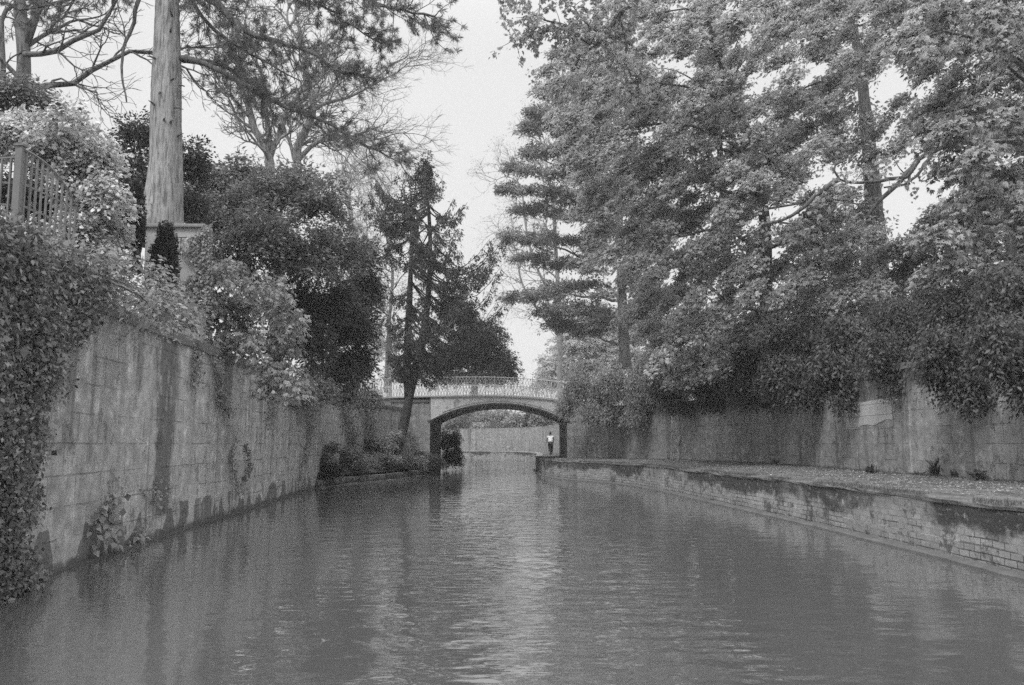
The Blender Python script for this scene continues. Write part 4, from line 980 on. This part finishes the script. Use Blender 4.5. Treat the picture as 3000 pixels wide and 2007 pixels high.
# distant wood
def wood():
    rs = RS(111); Lf = Leaves(112); spots = []
    for i in range(90):
        a = R(rs.uniform(-42, 42)); d = rs.uniform(150, 230); h = rs.uniform(5, 11) * (1.0 if abs(math.degrees(a)) > 5 else .45)
        spots.append((math.sin(a) * d, math.cos(a) * d, 4, h))
    for (x, y, z, h) in spots:
        n = 260; v = nrm(rs.standard_normal((n, 3))); C = np.array((x, y, z + h * .5)) + v * np.array((h * .55, h * .55, h * .55)) * rs.uniform(.6, 1, n)[:, None]
        Lf.sprays(C, v, 9, 1.6, .9, .7, .5, .2, .2)
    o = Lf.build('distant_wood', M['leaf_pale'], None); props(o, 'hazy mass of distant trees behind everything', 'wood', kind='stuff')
wood()

# ================================================================= RIGHT BANK
RG = 'tall trees on the right bank'
# layered pine near the bridge
D = 66.0; ax_ = PT(1822, 700, D)[0]; z6 = lambda y: PT(1822, y, D)[2]; e6 = lambda x: abs(x - 1822) * D / F
rsb = RS(120); bl = []
for (y0, xt, yt) in [(210, 1660, 170), (270, 1620, 255), (330, 1580, 345), (400, 1560, 370), (470, 1560, 440), (520, 1500, 500), (590, 1490, 545), (640, 1530, 610), (720, 1500, 695), (770, 1540, 760), (840, 1510, 880), (900, 1600, 915), (960, 1640, 950),
                     (300, 1960, 330), (450, 1980, 470), (620, 2000, 640), (740, 2010, 760), (830, 1990, 870), (920, 1960, 960)]:
    for k_ in range(5):
        f_ = .22 + .78 * k_ / 4; x_ = 1812 + (xt - 1812) * f_; y_ = y0 + (yt - y0) * f_ ** 1.5
        bl.append(pxlobe(x_ + rsb.uniform(-10, 10), y_ + rsb.uniform(-20, 16), D + rsb.uniform(-2.2, 2.2), rsb.uniform(34, 62), rsb.uniform(18, 44), 40))
bl += fill([(1620, 330), (1640, 480), (1660, 640), (1660, 760), (1720, 960), (1800, 960), (1800, 300), (1650, 200)], [], 63, 69, 84, 42, 24, .5)
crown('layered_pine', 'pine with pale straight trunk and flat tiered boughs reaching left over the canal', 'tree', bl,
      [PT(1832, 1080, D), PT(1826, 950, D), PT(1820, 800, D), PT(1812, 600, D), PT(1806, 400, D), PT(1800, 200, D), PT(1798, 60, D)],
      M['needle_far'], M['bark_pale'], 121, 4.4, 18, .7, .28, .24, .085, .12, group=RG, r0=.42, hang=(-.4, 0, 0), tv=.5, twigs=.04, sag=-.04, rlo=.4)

MAPLE = [(1880, -60), (1790, 60), (1700, 130), (1625, 190), (1600, 260), (1640, 310), (1650, 400), (1690, 520), (1730, 650), (1800, 720), (1900, 780), (1880, 870), (1900, 980), (1930, 1080), (2150, 1130), (2330, 1090), (2440, 960), (2500, 700), (2480, 380), (2540, -60)]
crown('maple_tree', 'large spring maple filling the right side with layered leafy boughs over the towpath', 'tree',
      fill(MAPLE, GAPS, 31.5, 39, 66, 80, 7, .42),
      [PT(2250, 1180, 35), PT(2245, 900, 35), PT(2240, 650, 35.3), PT(2200, 420, 36), PT(2120, 200, 37), PT(2060, 0, 37)], M['leaf_right'], M['bark'], 131, 9.0, 12, 1.0, .36, .13, .062, .30, 'palm', group=RG, r0=.30, hang=(-.8, -.5, -.25), tv=.8, twigs=.06, rlo=.2, nl=9, coh=.45, thick=.05, ntilt=.5, lo=-.9)
crown('maple_tree', 'leafy maple standing between the large maple and the near right tree', 'tree',
      fill([(2400, -60), (2430, 300), (2420, 700), (2400, 1000), (2600, 1080), (2800, 1000), (2780, 620), (2740, 320), (2800, -60)], GAPS, 33, 39, 68, 80, 8, .42),
      [PT(2700, 1180, 36), PT(2700, 1000, 36), PT(2690, 850, 36)], M['leaf_right'], M['bark'], 135, 8.0, 12, 1.0, .36, .13, .062, .3, 'palm', group=RG, r0=.25, hang=(-.8, -.4, -.25), tv=.8, twigs=.06, rlo=.2, nl=9, limbs=False, coh=.45, thick=.05, ntilt=.5, lo=-.9)
# overhanging sycamore bough at the top
def bough():
    rs = RS(141); D0 = 27.0; g = thing('sycamore_bough', 'large leafed bough hanging into the sky at the top centre right', 'tree', tuple(PT(1900, -200, D0)), RG)
    B = MB(); Lf = Leaves(142)
    main = [PP([(1990, -260), (1900, -80), (1862, 5), (1815, 40), (1810, 60), (1780, 85), (1758, 125), (1740, 135), (1700, 110), (1660, 75), (1600, 60), (1560, 40)], D0),
            PP([(1812, 55), (1828, 90), (1836, 140), (1830, 180), (1850, 220)], D0), PP([(1745, 133), (1760, 120), (1740, 90), (1710, 60), (1680, 20)], D0),
            PP([(1660, 75), (1590, 95), (1540, 110), (1500, 120)], D0), PP([(1880, -80), (1750, -60), (1600, -40), (1500, -10)], D0), PP([(1745, 134), (1700, 160), (1680, 210), (1650, 260)], D0)]
    C = []; O = []
    for mi, m0 in enumerate(main):
        c = catmull(np.array(m0), .25); B.tube(c, np.linspace(.12 if mi == 0 else .05, .02, len(c)), 7, .05, rs); tg = nrm(np.gradient(c, axis=0))
        for i in range(int(len(c) * (.35 if mi == 0 else .1)), len(c)):
            for _ in range(3):
                s_ = nrm(rs.standard_normal(3)); d = nrm(tg[i] * .5 + s_ + UP * -.1); e = c[i] + d * rs.uniform(.25, .85); tw = curve_to(c[i], e, rs, .02, 4)
                B.tube(tw, [.014, .01, .008, .005], 4); C.append(e); O.append(d); C.append(tw[2]); O.append(d)
    Lf.sprays(np.array(C), np.array(O), 7, .38, .22, .13, .075, .5, .05, 'palm', tv=.3)
    B.build('branch', M['bark'], g, True); Lf.build('crown', M['leaf_right'], g)
bough()
# tall trunk right, partly hidden
conifer('tall_pine', 'tall pine whose grey trunk shows through gaps in the right hand leaves', [
    [PT(2580, 1050, 41), PT(2572, 800, 41), PT(2562, 620, 41), PT(2545, 420, 41), PT(2528, 260, 41), PT(2500, 60, 41), PT(2480, -200, 41)]],
    [(PT(0, 120, 41)[2], 1.6, 1.6), (PT(0, -200, 41)[2], 3, 3)], 151, M['needle'], M['bark_mid'], .8, 5, cx=PT(2500, 0, 41)[0], dr=.62, lw=(.16, .05), flat=True, droop=.05, tipup=.1, dn=40, group=RG)
# near right tree
crown('chestnut_tree', 'near broad leafed tree with curving dark limbs at the right edge', 'tree',
      fill([(2640, -60), (2650, 120), (2710, 250), (2690, 330), (2770, 430), (2740, 560), (2760, 700), (2700, 780), (2740, 860), (2900, 900), (3120, 930), (3160, -60)], [], 21, 26, 92, 100, 9, .45),
      [PT(3150, 1180, 24), PT(3140, 900, 24), PT(3120, 600, 24), PT(3080, 300, 24.5), PT(3050, 0, 25)], M['leaf_near'], M['bark'], 161, 4.2, 9, .8, .32, .15, .07, .35, 'palm', group=RG, r0=.36, hang=(-.4, -.3, -.25), tv=.9, twigs=.1, rlo=.25, nl=9, coh=.5, thick=.05, ntilt=.5, lo=-.9)
crown('beech_tree', 'pale leafed beech standing behind the maples and closing the right hand skyline', 'tree',
      fill([(1760, -60), (1690, 180), (1660, 330), (1740, 560), (1800, 760), (1900, 960), (2100, 1080), (2600, 1080), (2640, 700), (2560, 420), (2600, -60)], GAPS, 42, 48, 84, 92, 23, .55),
      [PT(2150, 1180, 45), PT(2140, 900, 45), PT(2120, 600, 45), PT(2100, 300, 45)], M['leaf_far'], M['bark_mid'], 139, 2.6, 16, 1.3, .5, .24, .12, .3, group=RG, r0=.3, hang=(-.6, -.3, -.25), tv=.7, twigs=.05, rlo=.2, coh=.5, lo=-.9)
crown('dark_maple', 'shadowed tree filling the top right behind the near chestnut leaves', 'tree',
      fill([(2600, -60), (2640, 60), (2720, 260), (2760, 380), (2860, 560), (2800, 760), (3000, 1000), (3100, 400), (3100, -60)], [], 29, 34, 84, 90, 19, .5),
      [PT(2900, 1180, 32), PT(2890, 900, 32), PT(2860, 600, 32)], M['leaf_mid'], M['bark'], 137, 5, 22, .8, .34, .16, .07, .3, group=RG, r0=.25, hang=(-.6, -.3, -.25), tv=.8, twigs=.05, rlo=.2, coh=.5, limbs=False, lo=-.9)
def limbs():
    rs = RS(165); g = thing('crooked_tree', 'dark crooked limbs looping across the sky gap in the right hand trees', 'tree', tuple(PT(2960, 1100, 29)), RG); B = MB()
    for pl_, r0, r1 in [([(2980, 1150), (2960, 700), (2900, 470), (2820, 415), (2740, 440), (2690, 470), (2655, 515), (2580, 530), (2500, 535), (2460, 525), (2445, 500), (2450, 480), (2480, 470)], .22, .03),
                   ([(2690, 470), (2640, 530), (2600, 565), (2575, 585), (2540, 640)], .10, .05), ([(2460, 525), (2420, 550), (2370, 590), (2340, 620), (2290, 645), (2230, 660)], .09, .05),
                   ([(2740, 440), (2710, 480), (2700, 500), (2650, 540), (2590, 550)], .06, .03), ([(2655, 515), (2620, 470), (2600, 440)], .025, .008), ([(2500, 535), (2520, 510), (2560, 480)], .02, .008)]:
        c = catmull(np.array(PP(pl_, 29)), .3); c += rs.standard_normal(c.shape) * .02; B.tube(c, np.linspace(r0, r1, len(c)), 8, .06, rs)
    B.build('trunk', M['bark'], g, True)
    Lf = Leaves(166); C = []; O = []
    for (x, y) in [(2450, 500), (2380, 590), (2300, 640), (2600, 440), (2560, 480), (2520, 520), (2700, 500), (2760, 450), (2540, 640), (2620, 470), (2250, 655), (2850, 430)]:
        for _ in range(7): C.append(PT(x + rs.uniform(-45, 45), y + rs.uniform(-35, 35), 29 + rs.uniform(-1, 1))); O.append(nrm(rs.standard_normal(3) + (-.3, -.2, -.2)))
    Lf.sprays(np.array(C), np.array(O), 8, .6, .3, .13, .065, .4, .05, 'palm'); Lf.build('crown', M['leaf_right'], g)
limbs()
# shrubs along the top of the right wall
HG = 'dark shrubs hanging over the right wall'
hl = ['deep shadowed shrub hanging lowest at the far right edge', 'dark shrub over the wall right of the pale stone patch', 'dark laurel hanging directly above the pale stone patch', 'dark laurel just left of the pale stone patch',
      'dark shrub over the middle of the right wall', 'drooping laurel over the bend of the right wall', 'dark shrub at the far bend of the right wall', 'shadowed shrub beside the feathery bush near the bridge']
spots = [(3010, 1000, 18), (2820, 1025, 21), (2650, 1035, 25), (2480, 1070, 28.5), (2330, 1080, 32), (2200, 1090, 36), (2080, 1110, 40), (1970, 1130, 45)]
for i, (px, py, DD) in enumerate(spots):
    k = 28.0 / DD; yb = min(RW[:, 1], key=lambda v: abs(v - DD)); bx = np.interp(DD, RW[:, 1][::1], RW[:, 0])
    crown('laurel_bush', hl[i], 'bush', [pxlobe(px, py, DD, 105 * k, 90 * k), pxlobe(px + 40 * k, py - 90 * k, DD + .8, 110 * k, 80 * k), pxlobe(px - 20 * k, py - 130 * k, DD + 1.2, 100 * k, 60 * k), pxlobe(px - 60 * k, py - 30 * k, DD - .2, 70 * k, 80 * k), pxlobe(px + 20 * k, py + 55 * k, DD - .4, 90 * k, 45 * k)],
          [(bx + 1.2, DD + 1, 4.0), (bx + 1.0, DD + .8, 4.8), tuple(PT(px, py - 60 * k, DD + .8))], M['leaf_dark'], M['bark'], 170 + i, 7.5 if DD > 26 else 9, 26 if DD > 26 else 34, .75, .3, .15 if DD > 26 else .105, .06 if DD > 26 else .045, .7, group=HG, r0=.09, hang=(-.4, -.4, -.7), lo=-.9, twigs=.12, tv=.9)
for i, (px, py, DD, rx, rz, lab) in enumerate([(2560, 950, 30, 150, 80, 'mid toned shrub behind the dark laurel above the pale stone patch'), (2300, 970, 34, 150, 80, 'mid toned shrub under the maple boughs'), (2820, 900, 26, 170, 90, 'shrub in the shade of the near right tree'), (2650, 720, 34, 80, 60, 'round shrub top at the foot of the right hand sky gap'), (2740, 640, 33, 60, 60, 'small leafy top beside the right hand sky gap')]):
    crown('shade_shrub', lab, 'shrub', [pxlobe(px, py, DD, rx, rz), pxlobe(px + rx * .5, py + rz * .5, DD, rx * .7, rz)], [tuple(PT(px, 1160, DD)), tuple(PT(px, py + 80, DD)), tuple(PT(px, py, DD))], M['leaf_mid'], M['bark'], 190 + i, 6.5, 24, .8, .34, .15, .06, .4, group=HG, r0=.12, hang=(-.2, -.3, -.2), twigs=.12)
crown('feathery_bush', 'rounded feathery bush drooping over the wall right of the bridge', 'bush',
      [pxlobe(1700, 1120, 51, 70, 70), pxlobe(1790, 1110, 50, 80, 80), pxlobe(1870, 1130, 49, 60, 90), pxlobe(1660, 1170, 52, 40, 50), pxlobe(1760, 1190, 50, 90, 45), pxlobe(1860, 1200, 48.6, 50, 40), pxlobe(1900, 1060, 50, 60, 60), pxlobe(1720, 1060, 52, 70, 30)],
      [(6.0, 53.5, 4.0), (6.0, 53, 4.8), tuple(PT(1790, 1130, 51))], M['leaf_bramble'], M['bark'], 201, 8, 28, .8, .25, .14, .05, .8, group=None, r0=.1, hang=(-.2, -.5, -.7), lo=-.9, tv=.5)

# ================================================================= SMALL THINGS
def weed(px, py, label, seed, n=26, L=.32):
    i = None; bx = None
    D_ = F * (EYE - PZ) / (py - 1302); c = PT(px, py, D_); c[2] = PZ; rs = RS(seed)
    g = thing('weed', label, 'plant', tuple(c), 'weeds at the foot of the right wall'); Lf = Leaves(seed)
    a = rs.uniform(0, 2 * PI, n); el = rs.uniform(.3, 1.4, n); d = np.stack([np.cos(a) * np.cos(el), np.sin(a) * np.cos(el), np.sin(el)], 1)
    P = np.repeat(c[None], n, 0) + rs.standard_normal((n, 3)) * (.05, .05, 0)
    Lf.quads(P, d, np.cross(d, np.cross(UP, d)) , L * rs.uniform(.5, 1.1, n), .075, rs.standard_normal(n) * .3, .1)
    e = P + d * L * .6; Lf.quads(e, d + rs.standard_normal((n, 3)) * .5 - UP * .5, UP + rs.standard_normal((n, 3)) * .3, L * .5, .07, rs.standard_normal(n) * .3, .1)
    Lf.build('foliage', M['leaf_dark'], g)
    S = MB(); [S.tube([c, c + d[j] * L * .8], [.008, .004], 4) for j in range(4)]; S.build('stem', M['bark'], g)
weed(2553, 1389, 'spiky dark weed clump nearest the damp streak of the wall foot', 211)
weed(2745, 1398, 'largest arching weed at the foot of the right wall', 212, 40, .55)
weed(2802, 1402, 'small upright weed right of the arching weed', 213, 22, .28)
weed(2872, 1408, 'round dark weed near the right edge of the path', 214, 34, .36)
weed(2690, 1395, 'low flat weed left of the arching weed', 215, 16, .16)
weed(2268, 1362, 'small weed tuft halfway along the wall foot', 216, 18, .28)
# grass along wall foot, quay edge and shelf; leaf litter on the path
def grass():
    rs = RS(221); Lf = Leaves(222); n = 9000
    i = rs.randint(20, len(RW) - 4, n); o_ = np.abs(rs.standard_normal(n)) * .22; nn = normals2(RW)[i]
    P = np.stack([RW[i, 0] + nn[:, 0] * (.03 + o_), RW[i, 1] + nn[:, 1] * (.03 + o_) + rs.uniform(-.25, .25, n), np.full(n, PZ + .03)], 1)
    k2 = rs.randint(20, len(QY) - 20, 16000); nq = normals2(QY)[k2]; o2 = -.01 + np.abs(rs.standard_normal(16000)) * .22
    P2 = np.stack([QY[k2, 0] - nq[:, 0] * o2, QY[k2, 1] - nq[:, 1] * o2 + rs.uniform(-.25, .25, 16000), np.full(16000, PZ - .01)], 1)
    clump = np.sin(P2[:, 1] * 2.1) + np.sin(P2[:, 1] * .77 + 1) > -.5; P2 = P2[clump]
    P = np.vstack([P, P2]); d = UP + rs.standard_normal(P.shape) * .45
    Lf.quads(P, d, rs.standard_normal(P.shape), rs.uniform(.03, .12, len(P)), .012, rs.standard_normal(len(P)) * .4, 0)
    props(Lf.build('grass', M['grass'], None), 'short grass along the wall foot and the quay edge', 'grass', kind='stuff')
    Lf = Leaves(224); n = 20000; i = rs.randint(10, len(RW) - 12, n); j = np.minimum((i / len(RW) * len(QY)).astype(int), len(QY) - 1); t = rs.beta(1.0, 1.3, n)
    A = RW[i]; j = np.array([int(np.argmin(abs(QY[:, 1] - y))) for y in RW[:, 1]])[i]; Bq = QY[j]
    t = .02 + .93 * t
    P = np.stack([A[:, 0] * (1 - t) + Bq[:, 0] * t, A[:, 1] * (1 - t) + Bq[:, 1] * t + rs.uniform(-.3, .3, n), np.full(n, PZ + .055) + rs.rand(n) * .012], 1)
    Lf.quads(P, rs.standard_normal((n, 3)) * (1, 1, .12), UP + rs.standard_normal((n, 3)) * .25, rs.uniform(.025, .07, n), rs.uniform(.012, .035, n), rs.standard_normal(n) * .7, .12)
    props(Lf.build('leaf_litter', M['litter'], None), 'fallen leaves scattered over the towpath', 'fallen leaves', kind='stuff')
grass()

# ================================================================= CYCLIST
def skin_mesh(name, verts, edges, radii, mat, parent, sub=2):
    me = bpy.data.meshes.new(name); me.from_pydata(verts, edges, []); o = bpy.data.objects.new(name, me); COL.objects.link(o)
    m = o.modifiers.new('skin', 'SKIN'); m.use_smooth_shade = True
    for i, r in enumerate(radii): me.skin_vertices[0].data[i].radius = (r, r) if not isinstance(r, tuple) else r
    me.skin_vertices[0].data[0].use_root = True
    s_ = o.modifiers.new('sub', 'SUBSURF'); s_.levels = sub; s_.render_levels = sub
    dg = bpy.context.evaluated_depsgraph_get(); me2 = bpy.data.meshes.new_from_object(o.evaluated_get(dg)); bpy.data.objects.remove(o)
    me2.name = name; me2.materials.clear(); return link(name, me2, mat, parent)
def cyclist():
    c = np.array(PT(1613, 1333, 65.5)); c[2] = PZ + .04; X, Y, Z = c
    skin = plain_mat('skin', .22, .6); shirt = plain_mat('white_shirt', .78, .8, .2, 5, .1); trou = plain_mat('dark_trousers', .035, .8, .2); hair = plain_mat('dark_hair', .03); tyre = plain_mat('tyre_rubber', .02); shoe = plain_mat('shoe', .05)
    p = thing('person', 'cyclist in white shirt and dark trousers riding away under the arch', 'person', (X, Y, Z))
    # y forward (+Y, away from camera)
    V = lambda *a: [(X + x, Y + y, Z + z) for (x, y, z) in a]
    b = V((0, -.12, .93), (0, -.06, 1.1), (0, .08, 1.33), (0, .17, 1.45), (0, .22, 1.53), (0, .26, 1.64), (0, .26, 1.72),
          (-.19, .15, 1.43), (-.26, .22, 1.18), (-.25, .46, 1.03), (-.25, .52, 1.01), (.19, .15, 1.43), (.27, .24, 1.19), (.25, .46, 1.03), (.25, .52, 1.01),
          (-.1, -.1, .9), (-.12, .3, .80), (-.11, .14, .42), (-.11, .24, .38), (.1, -.1, .88), (.12, .16, .60), (.11, .03, .18), (.11, .15, .14))
    E = [(0,1),(1,2),(2,3),(3,4),(4,5),(5,6),(3,7),(7,8),(8,9),(9,10),(3,11),(11,12),(12,13),(13,14),(0,15),(15,16),(16,17),(17,18),(0,19),(19,20),(20,21),(21,22)]
    rd = [(.15,.11),(.14,.1),(.16,.11),(.12,.09),.05,(.075,.09),(.065,.08),.065,.045,.033,.03,.065,.045,.033,.03,.09,.065,.045,.04,.09,.065,.045,.04]
    skin_mesh('body', b, E, rd, skin, p)
    s_ = V((0, -.14, .96), (0, -.07, 1.1), (0, .07, 1.31), (0, .16, 1.43), (-.2, .15, 1.42), (-.245, .18, 1.29), (.2, .15, 1.42), (.245, .19, 1.29))
    skin_mesh('shirt', s_, [(0,1),(1,2),(2,3),(3,4),(4,5),(3,6),(6,7)], [(.185,.14),(.18,.135),(.195,.14),(.14,.11),.088,.075,.088,.075], shirt, p)
    t_ = V((0, -.12, .90), (-.1, -.1, .88), (-.12, .3, .795), (-.11, .15, .46), (.1, -.1, .86), (.12, .16, .60), (.11, .04, .22))
    skin_mesh('trousers', t_, [(0,1),(1,2),(2,3),(0,4),(4,5),(5,6)], [(.17,.13),.115,.085,.06,.115,.085,.06], trou, p)
    h_ = V((0, .23, 1.68), (0, .25, 1.735), (0, .2, 1.66)); skin_mesh('hair', h_, [(0,1),(0,2)], [(.085,.09),.07,.06], hair, p)
    for (x, y, z) in ((-.11, .2, .36), (.11, .11, .12)):
        m_ = MB(); m_.tube([(X+x, Y+y-.1, Z+z-.01), (X+x, Y+y+.02, Z+z), (X+x, Y+y+.16, Z+z-.02)], [.035, .045, .03], 8); m_.build('shoe', shoe, p, True)
    for sx in (-1, 1):     # hands: palm with four fingers wrapped on the grip and a thumb
        m_ = MB(); hx = X + sx * .25; hy = Y + .53; hz = Z + 1.0
        m_.tube([(hx, hy - .05, hz + .02), (hx, hy + .02, hz + .015)], [.032, .036], 8)
        for f_ in range(4):
            fx = hx + (f_ - 1.5) * .02; m_.tube([(fx, hy + .01, hz + .03), (fx, hy + .055, hz + .02), (fx, hy + .055 - .002 * f_, hz - .012), (fx, hy + .03, hz - .022)], [.009, .0085, .008, .007], 6)
        m_.tube([(hx - sx * .035, hy - .02, hz + .01), (hx - sx * .05, hy + .01, hz - .005), (hx - sx * .04, hy + .03, hz - .02)], [.011, .01, .008], 6)
        m_.build('hand', skin, p, True)
    bk = thing('bicycle', 'dark bicycle ridden along the towpath under the arch', 'bicycle', (X, Y, Z))
    def wheel(yc, name):
        th = np.linspace(0, 2 * PI, 33); w_ = MB(); w_.tube([(X, Y + yc + .335 * math.cos(a), Z + .35 + .335 * math.sin(a)) for a in th], .02, 6, caps=False); wo = w_.build('tyre', tyre, None, True)
        r_ = MB(); r_.tube([(X, Y + yc + .31 * math.cos(a), Z + .35 + .31 * math.sin(a)) for a in th], .009, 5, caps=False)
        for k_ in range(14):
            a = k_ * 2 * PI / 14; r_.tube([(X + (.02 if k_ % 2 else -.02), Y + yc, Z + .35), (X, Y + yc + .31 * math.cos(a), Z + .35 + .31 * math.sin(a))], .002, 3, caps=False)
        r_.tube([(X - .05, Y + yc, Z + .35), (X + .05, Y + yc, Z + .35)], .018, 6); ro = r_.build('wheel', M['black'], bk, True)
        wo.parent = ro; wo.matrix_parent_inverse = ro.matrix_basis.inverted()
        wo.parent = ro
    wheel(-.45, 'wheel'); wheel(.62, 'wheel')
    f_ = MB(); T = lambda a, b_, r=.016: f_.tube([(X + a[0], Y + a[1], Z + a[2]), (X + b_[0], Y + b_[1], Z + b_[2])], r, 6)
    T((0, 0, .3), (0, -.16, .78)); T((0, 0, .3), (0, .42, .82)); T((0, -.13, .72), (0, .40, .86)); T((0, .40, .92), (0, .45, .72)); T((-.05, -.45, .35), (0, -.14, .72), .009); T((.05, -.45, .35), (0, -.14, .72), .009)
    T((-.05, -.45, .35), (-.03, 0, .3), .009); T((.05, -.45, .35), (.03, 0, .3), .009); T((-.05, .62, .35), (-.04, .47, .72), .011); T((.05, .62, .35), (.04, .47, .72), .011)
    f_.build('frame', M['black'], bk, True)
    h = MB(); h.tube([(X - .3, Y + .5, Z + .99), (X - .16, Y + .52, Z + 1.0), (X, Y + .45, Z + 1.0), (X + .16, Y + .52, Z + 1.0), (X + .3, Y + .5, Z + .99)], .013, 6); h.tube([(X, Y + .4, Z + .9), (X, Y + .45, Z + 1.0)], .014, 6); h.build('handlebar', M['black'], bk, True)
    s2 = MB(); s2.tube([(X, Y - .30, Z + .86), (X, Y - .2, Z + .87), (X, Y - .08, Z + .86), (X, Y + .02, Z + .86)], [.06, .075, .04, .02], 8); s2.tube([(X, Y - .16, Z + .78), (X, Y - .17, Z + .84)], .014, 6); s2.build('saddle', M['black'], bk, True)
    pd = MB(); pd.box((X - .16, Y + .12, Z + .3), (X - .06, Y + .22, Z + .325)); pd.tube([(X - .05, Y, Z + .3), (X - .06, Y + .16, Z + .31)], .01, 5); pd.build('pedal', M['black'], bk)
    pd = MB(); pd.box((X + .06, Y + .0, Z + .065), (X + .16, Y + .1, Z + .09)); pd.tube([(X + .05, Y, Z + .3), (X + .06, Y + .05, Z + .08)], .01, 5); pd.build('pedal', M['black'], bk)
    # mudguard and rack
    rk = MB(); rk.box((X - .06, Y - .62, Z + .745), (X + .06, Y - .22, Z + .765)); rk.tube([(X - .05, Y - .5, Z + .745), (X - .05, Y - .45, Z + .36)], .006, 4); rk.tube([(X + .05, Y - .5, Z + .745), (X + .05, Y - .45, Z + .36)], .006, 4); rk.build('rack', M['black'], bk)
cyclist()
pz = MB(); xx = PT(1539, 1316, 112); pz.box((xx[0] - .08, 111.9, PZ), (xx[0] + .08, 112.06, PZ + .75)); pz.box((xx[0] - .1, 111.88, PZ + .751), (xx[0] + .1, 112.08, PZ + .80))
props(pz.build('marker_post', M['rail_white'], None, bevel=.01), 'tiny white marker post on the far towpath seen through the arch', 'post')

# ================================================================= HAZE
hz = MB(); hz.box((-330, -32, -2.2), (330, 245, 26)); ho = hz.build('haze', None); props(ho, kind='stuff')
hm, ht, hoo = mat_new('haze_air'); pv = ht.nodes.new('ShaderNodeVolumePrincipled'); pv.inputs['Color'].default_value = (.9, .9, .9, 1); pv.inputs['Density'].default_value = .0010; pv.inputs['Anisotropy'].default_value = .2
ht.links.new(pv.outputs[0], hoo.inputs['Volume']); ho.data.materials.append(hm)

if DBG: print('TOTAL quads',TOTAL)
